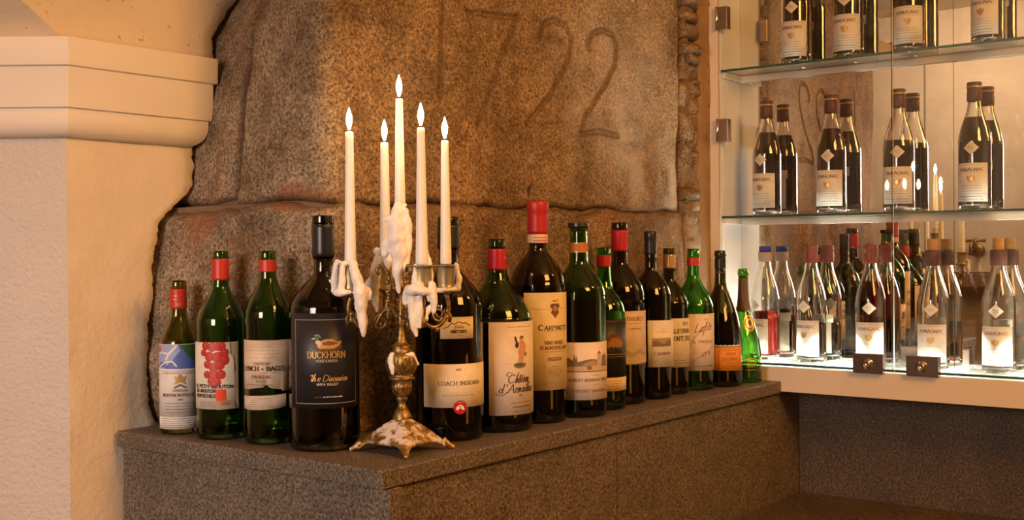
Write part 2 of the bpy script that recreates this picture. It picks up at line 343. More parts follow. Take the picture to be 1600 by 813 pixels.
def stone(s0, s1, z0, z1, res, lower=False, bulge=0.0, amp=0.010, edge=0.02, seed=0, carve=False, dent=None):
    ns = max(6, int((s1-s0)/res)); nz = max(6, int((z1-z0)/res))
    S, Z = np.meshgrid(np.linspace(s0, s1, ns), np.linspace(z0, z1, nz), indexing='ij')
    # wavy outline
    wob = lambda a, b, k: (fbm(a+seed*7.1, b+seed*3.3, 9, 3)-0.5)*k
    ew = min(0.03, 0.3*(s1-s0), 0.3*(z1-z0))
    u = (S-s0)/(s1-s0); v = (Z-z0)/(z1-z0)
    Sx = S+wob(Z*1.3, S*0+s0, ew)*(1-u)+wob(Z*1.3, S*0+s1, ew)*u
    Zx = Z+(wob(S*1.3, Z*0+z0+5, ew)*(1-v) if z0 > 0.02 else 0)+wob(S*1.3, Z*0+z1+5, ew)*v
    if z0 <= 0.02: Zx = np.where(v == 0, z0, Zx)
    d = (fbm(Sx+seed, Zx, 6, 5)-0.5)*amp*2.2+(fbm(Sx-seed, Zx, 60, 3)-0.5)*0.0022+bulge*(1-(2*u-1)**2)*(1-(2*v-1)**2)
    ed = np.minimum(np.minimum(S-s0, s1-S), np.minimum((Z-z0) if z0 > 0.02 else 1, (z1-Z) if z1 < 1.1 else 1))
    e = np.clip(ed/edge, 0, 1)
    d = d-(1-np.sqrt(1-(1-e)**2))*0.028
    groove = np.zeros_like(S)
    if carve:
        for P, kk in DIG:
            q = dpoly(Sx, Zx, P)+(fbm(Sx, Zx, 60, 2)-0.5)*0.003
            d = d-0.0055*kk*(1-sstep(0.0022, 0.0066, q)); groove = np.maximum(groove, kk*np.maximum(1.0*np.exp(-((q-0.0050)/0.0028)**2), 0.42*(1-sstep(0.004, 0.014, q))))
        q = np.hypot(Sx-0.563, (Zx-0.462)*0.7); d = d-0.012*(1-sstep(0.004, 0.009, q)); groove = np.maximum(groove, 1-sstep(0.006, 0.010, q))
    V = wall_pos(Sx, Zx, np.full(S.shape, lower), d)
    idx = np.arange(ns*nz).reshape(ns, nz)
    F = np.stack([idx[:-1, :-1], idx[1:, :-1], idx[1:, 1:], idx[:-1, 1:]], -1).reshape(-1, 4)
    me = bpy.data.meshes.new('stone_block'); me.from_pydata(V.reshape(-1, 3).tolist(), [], F.tolist())
    nn = fbm(Sx, Zx, 14, 4)
    lime = np.zeros_like(S)
    for (cx, cz, wx, wz, k) in [(0.90, 0.62, 0.055, 0.17, 0.75), (0.955, 0.52, 0.05, 0.08, 0.8), (1.115, 0.50, 0.032, 0.13, 1.0), (1.10, 0.60, 0.04, 0.10, 0.45), (1.12, 0.45, 0.05, 0.035, 1.0), (1.215, 0.30, 0.065, 0.12, 0.95), (1.23, 0.42, 0.045, 0.05, 0.8), (1.19, 0.10, 0.06, 0.1, 0.5), (0.93, 0.68, 0.24, 0.30, 0.42)]:
        q = np.sqrt(((Sx-cx)/wx)**2+((Zx-cz)/wz)**2)+(nn-0.5)*1.3; lime = np.maximum(lime, .85*k*(1-sstep(0.15, 1.35, q)))
    rust = np.zeros_like(S)
    for (cx, cz, wx, wz, k) in [(-0.31, 0.39, 0.05, 0.05, 0.9), (-0.05, 0.435, 0.12, 0.022, 0.9), (-0.33, 0.46, 0.012, 0.10, 0.7), (-0.26, 0.62, 0.012, 0.2, 0.5), (-0.2, 0.33, 0.06, 0.05, 0.4)]:
        q = np.sqrt(((Sx-cx)/wx)**2+((Zx-cz)/wz)**2)+(nn-0.5)*1.6; rust = np.maximum(rust, k*(1-sstep(0.5, 1.2, q)))
    och = (0.38+0.30*sstep(0.42, 0.62, fbm(Sx+3, Zx*0.6, 4, 3)))*sstep(-0.03, 0.06, Sx)*(1-.85*sstep(.60, .80, Sx)*sstep(.40, .50, Zx))
    for (cx, cz, wx, wz, k) in [(1.13, 0.395, 0.09, 0.03, 1.0), (1.02, 0.55, 0.03, 0.14, 0.9), (0.9, 0.41, 0.2, 0.025, 0.8), (1.2, 0.42, 0.05, 0.03, 1.0), (0.08, 0.70, 0.08, 0.25, 0.55), (1.06, 0.40, 0.10, 0.05, 0.6), (1.24, 0.7, 0.05, 0.3, 0.45)]:
        q = np.sqrt(((Sx-cx)/wx)**2+((Zx-cz)/wz)**2)+(nn-0.5)*1.5; och = np.maximum(och, k*(1-sstep(0.5, 1.3, q)))
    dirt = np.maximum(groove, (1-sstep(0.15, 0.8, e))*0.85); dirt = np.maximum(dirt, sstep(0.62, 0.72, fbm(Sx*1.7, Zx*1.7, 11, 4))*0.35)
    for nm, a in (('lime', lime), ('rust', rust), ('ochre', och), ('dirt', dirt)):
        at = me.attributes.new(nm, 'FLOAT', 'POINT'); at.data.foreach_set('value', np.clip(a, 0, 1).astype(np.float32).ravel())
    me.materials.append(MT['stone']); me.polygons.foreach_set('use_smooth', [True]*len(me.polygons)); me.update()
    o = bpy.data.objects.new('stone_block', me); col.objects.link(o); o.parent = wall_back
    return o
stone(-0.262, 1.150, 0.424, 1.25, 0.0032, carve=True, seed=1, amp=0.008)
stone(-0.52, -0.255, 0.432, 1.25, 0.006, seed=2, amp=0.006, bulge=-0.006)
stone(-0.52, 1.165, 0.001, 0.428, 0.0042, lower=True, seed=3, amp=0.012, bulge=0.004)
# rubble column beside the cabinet, small stones packed one over the other
zz = 0.400; k = 0
rr_ = random.Random(11)
while zz < 1.2:
    h = rr_.uniform(0.036, 0.088); sp = rr_.uniform(1.172, 1.206)
    if rr_.random() < 0.35: stone(1.136+rr_.uniform(0, .012), 1.236+rr_.uniform(-.012, .006), zz, zz+h, 0.0035, seed=10+k, bulge=rr_.uniform(0.006, 0.020), edge=0.022, amp=0.026)
    else:
        m_ = rr_.uniform(.4, .6)*h
        stone(1.136+rr_.uniform(0, .014), sp, zz, zz+h, 0.0035, seed=10+k, bulge=rr_.uniform(0.002, 0.014), edge=0.02, amp=0.024)
        stone(sp-0.006, 1.240+rr_.uniform(-.014, .004), zz-.008, zz+m_, 0.0035, seed=30+k, bulge=rr_.uniform(-0.002, 0.014), edge=0.018, amp=0.022)
        stone(sp-0.004, 1.240+rr_.uniform(-.014, .004), zz+m_-.004, zz+h+.008, 0.0035, seed=50+k, bulge=rr_.uniform(-0.006, 0.010), edge=0.018, amp=0.022)
    k += 1; zz += h-0.006
stone(1.155, 1.262, 0.001, 0.25, 0.005, seed=61, amp=0.012); stone(1.150, 1.262, 0.245, 0.412, 0.005, seed=62, bulge=0.006, amp=0.014)
# rough mortar behind the joints
S, Z = np.meshgrid(np.linspace(-0.6, 1.30, 420), np.linspace(0.001, 1.25, 260), indexing='ij')
V = wall_pos(S, Z, Z < 0.426, np.where(S > 1.158, -0.003+(fbm(S, Z, 34, 4)-0.5)*0.030, -0.018+(fbm(S, Z, 20, 4)-0.5)*0.014))
idx = np.arange(S.size).reshape(S.shape); F = np.stack([idx[:-1, :-1], idx[1:, :-1], idx[1:, 1:], idx[:-1, 1:]], -1).reshape(-1, 4)
MT['mortar'] = plaster('dark_mortar', (0.25, 0.165, 0.095), 90, 0.9, 0.005, 0.5)
mo = mesh('mortar', V.reshape(-1, 3), F.tolist(), MT['mortar'], wall_back, True)
# plaster band between rubble and cabinet
MT['plaster_band'] = plaster('plaster_band', (0.33, 0.215, 0.115), 60, 0.6, 0.005, 0.4, 1.0)
S, Z = np.meshgrid(np.linspace(1.226, 1.30, 14), np.linspace(0.001, 1.25, 130), indexing='ij')
Sx = S-np.where(S < 1.235, (fbm(S, Z, 24, 3)-0.3)*0.03, 0)
dd = 0.003+(fbm(S, Z, 15, 4)-0.5)*0.006; dd[0, :] -= 0.025; dd[1, :] -= 0.004
V = wall_pos(Sx, Z, Z < -1, dd); idx = np.arange(S.size).reshape(S.shape); F = np.stack([idx[:-1, :-1], idx[1:, :-1], idx[1:, 1:], idx[:-1, 1:]], -1).reshape(-1, 4)
mesh('plaster_band', V.reshape(-1, 3), F.tolist(), MT['plaster_band'], wall_back, True)

# ------------------------------------------------------------------ STRUCTURE: plastered pier, cornice, vaults
CX, CY = -0.113, 0.70
DF = np.array([-0.609, 0.793]); NF = np.array([-0.793, -0.609])      # frontal face direction (leftwards) and normal
zs = np.linspace(-0.95, 1.3, 460); xb = np.interp(zs, [a for a, b in LOW], [b for a, b in LOW])+(fbm(zs, zs*0+2, 25, 3)-0.5)*0.018+(fbm(zs, zs*0+5, 120, 3)-0.5)*0.008
vs = []; fs = []
for z, x in zip(zs, xb):
    t = np.linspace(0, 1, 12)
    dz = (fbm(t*0.3, t*0+z, 12, 3)-0.5)*0.006
    for a, e_ in zip(t, dz):
        xx = CX+(x-0.006-CX)*a; vs.append((xx, CY-(e_ if 0 < a else 0), z))
    vs.append((x, CY+0.006, z)); vs.append((x-0.004, CY+0.04, z))
n = 14
for i in range(len(zs)-1):
    for k in range(n-1): fs.append((i*n+k, i*n+k+1, (i+1)*n+k+1, (i+1)*n+k))
# upper part belongs to the vault piece above the cornice
wl = mesh('wall_left', vs, fs, None, None, True, [MT['plaster'], MT['plaster_vault']], [0 if zs[i] < 0.69 else 1 for i in range(len(zs)-1) for k in range(n-1)])
tag(wl, kind='structure', label='smooth cream plaster pier face with a ragged edge over the stone')
L_ = 1.6
nz, nt_ = 60, 20
fr = mesh('wall_front', [(CX+DF[0]*L_*b, CY+DF[1]*L_*b, a) for a in (-0.95, 0.72) for b in (0, 1)], [(1, 0, 2, 3)], MT['plaster_rough'])
tag(fr, kind='structure', label='rough white plaster pier face turned towards the room')
# cornice: profile swept round the pier corner with a return at its right end
prof = [(0.004, 0.548), (0.010, 0.5495), (0.0155, 0.552), (0.0205, 0.5555), (0.025, 0.560), (0.0285, 0.5655), (0.0312, 0.572), (0.0328, 0.579), (0.0335, 0.587), (0.0335, 0.599), (0.040, 0.600), (0.0405, 0.6735), (0.047, 0.675), (0.0475, 0.7255), (0.0, 0.728)]
n1 = np.array([0.0, -1.0]); bis = (n1+NF); bis = bis/np.dot(bis, n1)
xe = 0.148
vs = []
for p_, z in prof:
    for base, off in ((np.array([CX, CY])+DF*L_, NF), (np.array([CX, CY]), bis), (np.array([xe, CY]), np.array([1.0, -1.0])), (np.array([xe, CY+0.06]), np.array([1.0, 0.0]))):
        q = base+off*p_; vs.append((q[0], q[1], z))
fs = [(i*4+k, i*4+k+1, (i+1)*4+k+1, (i+1)*4+k) for i in range(len(prof)-1) for k in range(3)]
cn = bevel(mesh('trim_cornice', vs, fs, MT['cornice'], None, True), 0.0012, 2)
es = cn.modifiers.new('split', 'EDGE_SPLIT'); es.split_angle = R(28)
tag(cn, kind='structure', label='painted stepped cornice wrapping the plaster pier')
# shaded vault web rising from the frontal face
vs = []
for i in range(24):
    z = 0.7255+i*0.03; a = 1.05*(z-0.7255)+0.9*(z-0.7255)**2
    for k in range(2):
        t = 0.768*a if k == 0 else 2.0
        vs.append((CX+NF[0]*a+DF[0]*t, CY+NF[1]*a+DF[1]*t, z))
vt = mesh('ceiling_vault', vs, [(i*2+1, i*2, i*2+2, i*2+3) for i in range(23)], MT['plaster_vault'], None, True)
tag(vt, kind='structure', label='plaster vault web leaning out above the cornice')
# the continuation of the smooth pier plane up to the groin
vs = []
for i in range(24):
    z = 0.7255+i*0.025; a = 1.05*(z-0.7255)+0.9*(z-0.7255)**2
    vs += [(CX-1.2613*a, CY, z), (CX+0.002, CY+0.0001, z)]
tag(mesh('wall_vault', vs, [(i*2, i*2+1, i*2+3, i*2+2) for i in range(23)], MT['plaster_vault'], None, True), kind='structure', label='orange lit plaster above the cornice')

# room shell (behind the camera and seen in the mirror)
MT['room_wall'] = plaster('room_plaster', (0.72, 0.62, 0.50), 70, 0.3, 0.004, 0.15)
FZ = -0.95
def quad(name, pts, mat, label):
    o = mesh(name, pts, [tuple(range(len(pts)))], mat); tag(o, kind='structure', label=label); return o
quad('floor', [(-4, -3.6, FZ), (1.7, -3.6, FZ), (1.7, 3.6, FZ), (-4, 3.6, FZ)], MT['floor'], 'dark stone floor of the cellar room')
quad('ceiling', [(-4, -3.6, 2.0), (-4, 3.6, 2.0), (1.7, 3.6, 2.0), (1.7, -3.6, 2.0)], MT['room_wall'], 'plaster ceiling of the cellar room')
quad('wall_far_left', [(-4, -3.6, FZ), (-4, 3.6, FZ), (-4, 3.6, 2.0), (-4, -3.6, 2.0)], MT['room_wall'], 'far plaster wall at the left end of the room')
quad('wall_behind', [(-4, -3.6, FZ), (-4, -3.6, 2.0), (1.7, -3.6, 2.0), (1.7, -3.6, FZ)], MT['room_wall'], 'plaster wall behind the viewer')
quad('wall_passage', [(-4, 3.6, FZ), (1.7, 3.6, FZ), (1.7, 3.6, 2.0), (-4, 3.6, 2.0)], MT['room_wall'], 'plaster wall closing the passage')
quad('wall_right', [(1.7, -3.6, FZ), (1.7, -3.6, 2.0), (1.7, 3.6, 2.0), (1.7, 3.6, FZ)], MT['room_wall'], 'plaster wall behind the cabinet')

# ------------------------------------------------------------------ ledge of dark granite
ledge = empty('stone_ledge', (0, 0, 0)); tag(ledge, 'long dark granite ledge in a corner carrying the row of wine bottles', 'ledge')
b = MB().prism([(-0.021, -0.0005), (1.4185, -0.0005), (1.4185, 0.23), (0.40, 0.34), (0.16, 0.6965), (-0.021, 0.692)], -0.030, 0.0)
bevel(b.build('ledge_slab', MT['ledge'], ledge), 0.0025, 2)
bevel(MB().box((-0.004, 0.0005, -0.80), (0.024, 0.696, -0.0315)).build('side_panel', MT['ledge'], ledge), 0.0015)
for xa, xb_ in ((0.028, 0.6685), (0.6705, 1.552)):
    bevel(MB().box((xa, 0.012, -0.80), (xb_, 0.04, -0.0315)).build('front_panel', MT['ledge'], ledge), 0.001)
bench = empty('stone_bench', (0, 0, 0)); tag(bench, 'lower granite bench in the corner beneath the glass cabinet', 'bench')
bevel(MB().box((1.553, -1.6, -0.80), (1.60, 0.0115, -0.045)).build('back_panel', MT['bench'], bench), 0.001)
bevel(MB().box((0.52, -1.6, -0.325), (1.552, 0.011, -0.302)).build('seat_slab', MT['bench'], bench), 0.002)
MB().box((0.55, -1.6, -0.80), (0.58, 0.010, -0.326)).build('front_panel', MT['bench'], bench)

# ------------------------------------------------------------------ stroke lettering
def arc(cx, cy, rx, ry, a0, a1, n=9): return [(cx+rx*math.cos(R(a0+(a1-a0)*k/n)), cy+ry*math.sin(R(a0+(a1-a0)*k/n))) for k in range(n+1)]
GL = {
'A': (.9, [[(.05, 0), (.45, 1), (.85, 0)], [(.2, .36), (.7, .36)]]), 'B': (.75, [[(.1, 0), (.1, 1)], [(.1, 1)]+arc(.35, .76, .28, .24, 90, -90)+[(.1, .52)], [(.3, .52)]+arc(.38, .26, .3, .26, 90, -90)+[(.1, 0)]]),
'C': (.85, [arc(.47, .5, .4, .5, 45, 315, 14)]), 'D': (.9, [[(.1, 0), (.1, 1)], [(.1, 1)]+arc(.4, .5, .42, .5, 90, -90, 12)+[(.1, 0)]]), 'E': (.7, [[(.1, 0), (.1, 1)], [(.1, 1), (.6, 1), (.62, .85)], [(.1, .52), (.5, .52)], [(.1, 0), (.62, 0), (.65, .16)]]),
'F': (.65, [[(.1, 0), (.1, 1)], [(.1, 1), (.6, 1), (.62, .85)], [(.1, .52), (.48, .52)]]), 'G': (.9, [arc(.47, .5, .4, .5, 50, 340, 14)+[(.84, .42), (.6, .42)]]), 'H': (.9, [[(.1, 0), (.1, 1)], [(.78, 0), (.78, 1)], [(.1, .52), (.78, .52)]]),
'I': (.36, [[(.18, 0), (.18, 1)]]), 'J': (.5, [[(.35, 1), (.35, .15), (.2, 0), (.05, .1)]]), 'K': (.85, [[(.1, 0), (.1, 1)], [(.75, 1), (.1, .42)], [(.3, .6), (.8, 0)]]), 'L': (.65, [[(.1, 0), (.1, 1)], [(.1, 0), (.58, 0), (.62, .18)]]),
'M': (1.05, [[(.1, 0), (.14, 1), (.5, .12), (.88, 1), (.93, 0)]]), 'N': (.92, [[(.1, 0), (.1, 1), (.8, 0), (.8, 1)]]), 'O': (.95, [arc(.47, .5, .41, .5, 0, 360, 18)]), 'P': (.7, [[(.1, 0), (.1, 1)], [(.1, 1)]+arc(.35, .74, .28, .26, 90, -90)+[(.1, .48)]]),
'Q': (.95, [arc(.47, .5, .41, .5, 0, 360, 18), [(.5, .2), (.9, -.12)]]), 'R': (.82, [[(.1, 0), (.1, 1)], [(.1, 1)]+arc(.35, .74, .27, .26, 90, -90)+[(.1, .48)], [(.38, .48), (.78, 0)]]), 'S': (.65, [arc(.33, .75, .24, .25, 40, 250, 9)+arc(.33, .25, .26, .26, 70, -150, 10)]),
'T': (.75, [[(.37, 0), (.37, 1)], [(.04, .86), (.05, 1), (.69, 1), (.7, .86)]]), 'U': (.88, [[(.1, 1), (.1, .3)]+arc(.44, .3, .34, .3, 180, 360, 9)+[(.78, 1)]]), 'V': (.85, [[(.04, 1), (.43, 0), (.81, 1)]]), 'W': (1.15, [[(.04, 1), (.33, 0), (.57, .9), (.81, 0), (1.1, 1)]]),
'X': (.8, [[(.05, 0), (.72, 1)], [(.05, 1), (.74, 0)]]), 'Y': (.78, [[(.03, 1), (.38, .48), (.73, 1)], [(.38, .48), (.38, 0)]]), 'Z': (.72, [[(.06, 1), (.63, 1), (.06, 0), (.65, 0)]]),
'0': (.6, [arc(.3, .5, .24, .5, 0, 360, 16)]), '1': (.4, [[(.06, .8), (.22, 1), (.22, 0)]]), '2': (.6, [arc(.28, .74, .22, .26, 160, -30, 9)+[(.06, 0), (.54, 0)]]), '3': (.6, [arc(.27, .76, .2, .24, 150, -90, 9)+arc(.27, .27, .24, .27, 90, -150, 9)]),
'4': (.6, [[(.42, 0), (.42, 1), (.04, .3), (.56, .3)]]), '7': (.58, [[(.05, 1), (.53, 1), (.2, 0)]]), '8': (.6, [arc(.3, .76, .2, .24, -90, 270, 12), arc(.3, .26, .25, .26, 90, 450, 12)]), '9': (.6, [arc(.3, .7, .23, .3, 0, 360, 12), [(.53, .7), (.4, .1), (.2, 0)]]),
"'": (.25, [[(.12, 1), (.1, .8)]]), '.': (.25, [[(.1, 0), (.14, .06)]]), '-': (.45, [[(.06, .42), (.36, .42)]]), '+': (.55, [[(.26, .28), (.1, .42), (.26, .56), (.42, .42), (.26, .28)]]),
'a': (.56, [arc(.26, .25, .2, .25, 30, 390, 12), [(.46, .5), (.45, .08), (.6, .06)]]), 'b': (.52, [[(.0, .1), (.22, 1), (.12, .06)]+arc(.26, .24, .2, .24, 200, 400, 8)]), 'c': (.46, [arc(.26, .25, .2, .25, 45, 320, 10)]), 'd': (.58, [arc(.26, .25, .2, .25, 30, 390, 12), [(.5, 1.05), (.44, .08), (.58, .06)]]),
'e': (.48, [[(.08, .24), (.4, .32)]+arc(.26, .26, .18, .24, 20, 310, 10)]), 'f': (.4, [[(.5, .95), (.36, 1.02), (.22, .6), (.08, -.35), (-.06, -.3)], [(.06, .48), (.4, .5)]]), 'h': (.58, [[(.02, .1), (.3, 1.05), (.06, 0)], [(.1, .2), (.28, .48), (.42, .42), (.38, .06), (.56, .06)]]),
'i': (.3, [[(.1, .48), (.1, .06), (.28, .06)], [(.14, .68), (.16, .74)]]), 'l': (.32, [[(.0, .1), (.32, 1.0), (.12, .08), (.3, .06)]]), 'm': (.86, [[(.06, .48), (.06, 0)], [(.08, .25), (.22, .48), (.36, .42), (.34, 0)], [(.36, .25), (.52, .48), (.66, .42), (.64, .06), (.8, .06)]]),
'n': (.6, [[(.06, .48), (.06, 0)], [(.08, .22), (.26, .48), (.4, .42), (.38, .06), (.56, .06)]]), 'o': (.52, [arc(.26, .25, .2, .25, 0, 360, 12)]), 'r': (.42, [[(.06, .48), (.08, 0)], [(.1, .28), (.24, .48), (.38, .44)]]), 's': (.4, [[(.0, .06), (.22, .5), (.3, .14), (.12, 0)]]),
't': (.36, [[(.2, .85), (.12, .06), (.3, .06)], [(.02, .52), (.34, .54)]]), 'u': (.58, [[(.06, .48), (.08, .1), (.26, .02), (.42, .48)], [(.42, .48), (.42, .06), (.56, .06)]]), 'v': (.46, [[(.06, .48), (.18, .0), (.4, .5)]]), 'x': (.48, [[(.04, .48), (.4, 0)], [(.4, .48), (.04, 0)]]),
'â': (.56, [arc(.26, .25, .2, .25, 30, 390, 12), [(.46, .5), (.45, .08), (.6, .06)], [(.12, .62), (.28, .8), (.42, .62)]]), ' ': (.4, []),
}
class Print:
    """flat shapes drawn on a label: (u, v) in metres, u to the viewer's right"""
    def __init__(s): s.L = {}; s.k = 0
    def put(s, mat, q): s.L.setdefault(mat, []).append((q, s.k))
    def poly(s, mat, pts, sub=0):
        s.k += 1
        st = [[pts[i] for i in t] for t in tessellate_polygon([[Vector((x, y, 0)) for x, y in pts]])]
        while st:
            t = st.pop(); e = [abs(t[i][0]-t[(i+1) % 3][0]) for i in range(3)]; i = e.index(max(e))
            if e[i] < 0.0028: s.put(mat, t); continue
            a, b_, c = t[i], t[(i+1) % 3], t[(i+2) % 3]; m = ((a[0]+b_[0])/2, (a[1]+b_[1])/2)
            st += [[a, m, c], [m, b_, c]]
    def rect(s, mat, u0, v0, u1, v1):
        n = max(1, int(abs(u1-u0)/0.0028)); s.k += 1
        for k in range(n):
            a = u0+(u1-u0)*k/n; b_ = u0+(u1-u0)*(k+1)/n
            s.put(mat, [(a, v0), (b_, v0), (b_, v1), (a, v1)])
    def ell(s, mat, u, v, ru, rv, n=14):
        s.poly(mat, [(u+ru*math.cos(2*math.pi*k/n), v+rv*math.sin(2*math.pi*k/n)) for k in range(n)])
    def line(s, mat, pts, w, thin=None):
        thin = w if thin is None else thin; s.k += 1 if not getattr(s, 'hold', 0) else 0
        for (a, b_), (c, d) in zip(pts, pts[1:]):
            l = math.hypot(c-a, d-b_)
            if l < 1e-9: continue
            ww = (thin+(w-thin)*abs(d-b_)/l)/2
            nu, nv = -(d-b_)/l*ww, (c-a)/l*ww; eu, ev = (c-a)/l*ww*0.5, (d-b_)/l*ww*0.5
            m = max(1, int(l/0.003))
            for k in range(m):
                p = (a+(c-a)*k/m-(eu if k == 0 else 0), b_+(d-b_)*k/m-(ev if k == 0 else 0)); q = (a+(c-a)*(k+1)/m+(eu if k == m-1 else 0), b_+(d-b_)*(k+1)/m+(ev if k == m-1 else 0))
                s.put(mat, [(p[0]-nu, p[1]-nv), (q[0]-nu, q[1]-nv), (q[0]+nu, q[1]+nv), (p[0]+nu, p[1]+nv)])
    def text(s, mat, txt, u, v, h, width=None, w=0.17, thin=0.08, slant=0.0, serif=True, rot=0.0, align='c'):
        s.k += 1; s.hold = 1
        adv = sum(GL[c][0] for c in txt)+0.12*(len(txt)-1); sx = (width/adv) if width else h
        x = -adv/2 if align == 'c' else 0
        ca, sa = math.cos(R(rot)), math.sin(R(rot))
        def tr(p):
            a = (x+p[0])*sx+slant*p[1]*h; b_ = p[1]*h; return (u+a*ca-b_*sa, v+a*sa+b_*ca)
        for c in txt:
            for st in GL[c][1]:
                s.line(mat, [tr(p) for p in st], w*h, thin*h)
                if serif and c.isupper():
                    for e_, nb in ((st[0], st[1]), (st[-1], st[-2])):
                        if e_[1] in (0, 1) and abs(nb[0]-e_[0]) < 0.6*abs(nb[1]-e_[1]): s.line(mat, [tr((e_[0]-.13, e_[1])), tr((e_[0]+.13, e_[1]))], 0.07*h)
            x += GL[c][0]+0.12
        s.hold = 0
    def small(s, mat, u, v, width, h, seed=0):
        """a line of print too small to read: a row of tiny marks"""
        r = random.Random(seed*31+int(v*1e5)); x = -width/2; s.k += 1
        while x < width/2:
            l = r.uniform(0.6, 2.2)*h
            s.rect(mat, u+x, v, u+min(x+l, width/2), v+h*r.uniform(0.5, 0.9)); x += l+h*r.uniform(0.3, 0.8)
    def wrap(s, name, parent, rad, mats=None, zoff=0.0, a0=0.0):
        keys = list(s.L); vs = []; fs = []; mi = []
        for k, key in enumerate(keys):
            for q, ly in s.L[key]:
                n = len(vs); rr = rad+ly*1e-5
                for u, v in q: a = u/rad+a0; vs.append((rr*math.cos(a), rr*math.sin(a), v+zoff))
                fs.append(tuple(range(n, n+len(q)))); mi.append(k)
        if not fs: return None
        return mesh(name, vs, fs, None, parent, False, [MT[k] for k in keys], mi)
def wrap_label(name, parent, mat, rad, a0, a1, z0, z1, top=None, bot=None, n=28):
    """paper sheet round the glass, thick edge folded in; top/bot: optional edge functions of 0..1"""
    vs = []; fs = []
    for k in range(n+1):
        t = k/n; a = R(a0+(a1-a0)*t); zt = z1+(top(t) if top else 0); zb = z0+(bot(t) if bot else 0)
        for rr, z in ((rad-0.0003, zb), (rad, zb), (rad, zb+(zt-zb)*0.5), (rad, zt), (rad-0.0003, zt)): vs.append((rr*math.cos(a), rr*math.sin(a), z))
    for k in range(n):
        for j in range(4): fs.append((k*5+j, (k+1)*5+j, (k+1)*5+j+1, k*5+j+1))
    return mesh(name, vs, fs, MT[mat] if isinstance(mat, str) else mat, parent, True)

# ------------------------------------------------------------------ wine bottles
BT = {
'B1':(0.0381,0.5778,-124.5,35.4,[(15.1,284.2),(16.1,270.4),(14.7,269.3),(15.1,232.1),(16.3,217.7),(20.4,204.6),(26.4,191.4),(32.3,177.0),(35.0,162.6)]),
'B2':(0.0494,0.4688,-153.4,44.9,[(14.7,338.6),(15.4,325.2),(14.7,324.1),(15.4,285.0),(16.6,271.6),(20.4,262.3),(27.4,250.6),(35.6,236.6),(42.6,220.3),(44.9,203.9)]),
'B3':(0.0614,0.3532,-148.6,41.7,[(14.5,337.9),(15.3,323.8),(14.5,322.6),(15.0,300.0),(16.4,287.5),(20.4,276.2),(27.2,263.8),(34.5,250.2),(40.2,234.3),(41.7,218.4)]),
'B4':(0.0803,0.2314,-129.3,59.8,[(17.8,398.1),(18.5,385.0),(17.2,383.9),(18.3,381.7),(18.6,327.8),(16.1,326.7),(16.5,302.5),(20.9,293.7),(30.8,283.8),(42.9,271.7),(52.8,258.5),(58.3,244.2),(59.7,229.9)]),
'B5':(0.2848,0.1234,-124.4,61.1,[(19.0,396.9),(19.8,383.1),(18.9,381.9),(19.8,340.4),(17.8,339.3),(18.5,310.5),(23.1,298.9),(32.3,287.4),(45.0,273.6),(54.2,259.7),(60.0,243.6),(61.1,227.4)]),
'B6':(0.4143,0.1150,-102.8,66.4,[(15.7,356.9),(16.4,339.8),(16.4,338.6),(18.8,297.6),(21.1,286.7),(24.1,277.1),(33.2,262.6),(43.5,250.5),(53.1,238.4),(61.6,223.9),(65.9,207.0),(66.4,197.4)]),
'B7':(0.5388,0.1104,-107.8,55.0,[(20.1,432.3),(21.1,427.2),(20.9,412.2),(19.1,407.1),(19.4,366.9),(19.8,349.3),(17.6,348.0),(18.3,336.7),(22.7,327.9),(32.7,316.6),(42.8,302.7),(51.0,286.4),(54.6,268.7),(55.0,254.9)]),
'B8':(0.6500,0.0888,-121.7,55.0,[(20.8,389.9),(21.3,381.5),(18.2,378.9),(18.6,350.3),(19.0,329.5),(20.1,310.0),(24.7,299.6),(35.1,286.7),(46.0,271.1),(53.2,255.5),(54.9,237.3),(55.0,224.3)]),
'B9':(0.7605,0.1006,-116.0,45.5,[(14.4,339.5),(14.9,324.6),(14.4,323.3),(14.9,298.9),(15.6,281.2),(17.6,264.9),(23.1,248.7),(33.4,235.1),(41.1,221.5),(45.0,206.6),(45.5,191.7)]),
'B10':(0.8610,0.1238,-110.8,55.5,[(17.1,394.0),(18.3,378.6),(17.3,377.2),(17.7,330.9),(18.5,304.2),(24.6,293.0),(36.0,278.9),(46.8,263.5),(53.5,245.2),(55.4,225.6),(55.5,214.3)]),
'B11':(0.9664,0.1079,-131.3,46.2,[(13.9,375.7),(14.5,360.5),(13.3,359.0),(13.8,320.0),(14.2,291.0),(20.3,279.4),(29.7,267.9),(39.8,253.4),(45.5,236.0),(46.2,221.5)]),
'B12':(1.0650,0.1161,-90.3,45.0,[(14.3,336.9),(14.6,323.5),(14.0,322.8),(14.3,289.2),(14.9,265.3),(19.4,254.9),(26.9,244.4),(35.8,231.0),(42.2,216.1),(45.0,199.7)]),
'B13':(1.1622,0.1066,-121.4,48.2,[(14.1,334.9),(14.7,315.0),(14.2,313.5),(14.2,293.6),(15.3,269.1),(20.7,255.3),(29.1,240.0),(39.0,223.2),(45.9,206.3),(48.2,189.5)]),
'B14':(1.2656,0.0882,-126.7,53.0,[(13.0,330.4),(14.8,321.7),(14.4,315.5),(12.9,312.3),(13.3,277.8),(16.0,243.2),(22.8,224.4),(32.2,202.4),(40.0,180.4),(47.5,147.4),(51.5,112.8),(53.0,75.1)]),
'B15':(1.3638,0.0752,-133.8,44.5,[(12.2,283.9),(13.8,274.2),(13.5,266.2),(11.7,262.9),(12.2,235.6),(14.2,203.4),(18.5,179.2),(24.6,159.9),(31.1,138.9),(36.7,116.4),(40.8,93.8),(43.8,68.1),(44.5,48.7)]),
}
GRP = 'wine bottles on the granite ledge'
WL = {'B4': .231, 'B5': .236, 'B6': .198, 'B7': .268, 'B8': .240, 'B10': .244, 'B11': .243, 'B12': .205, 'B14': .175}
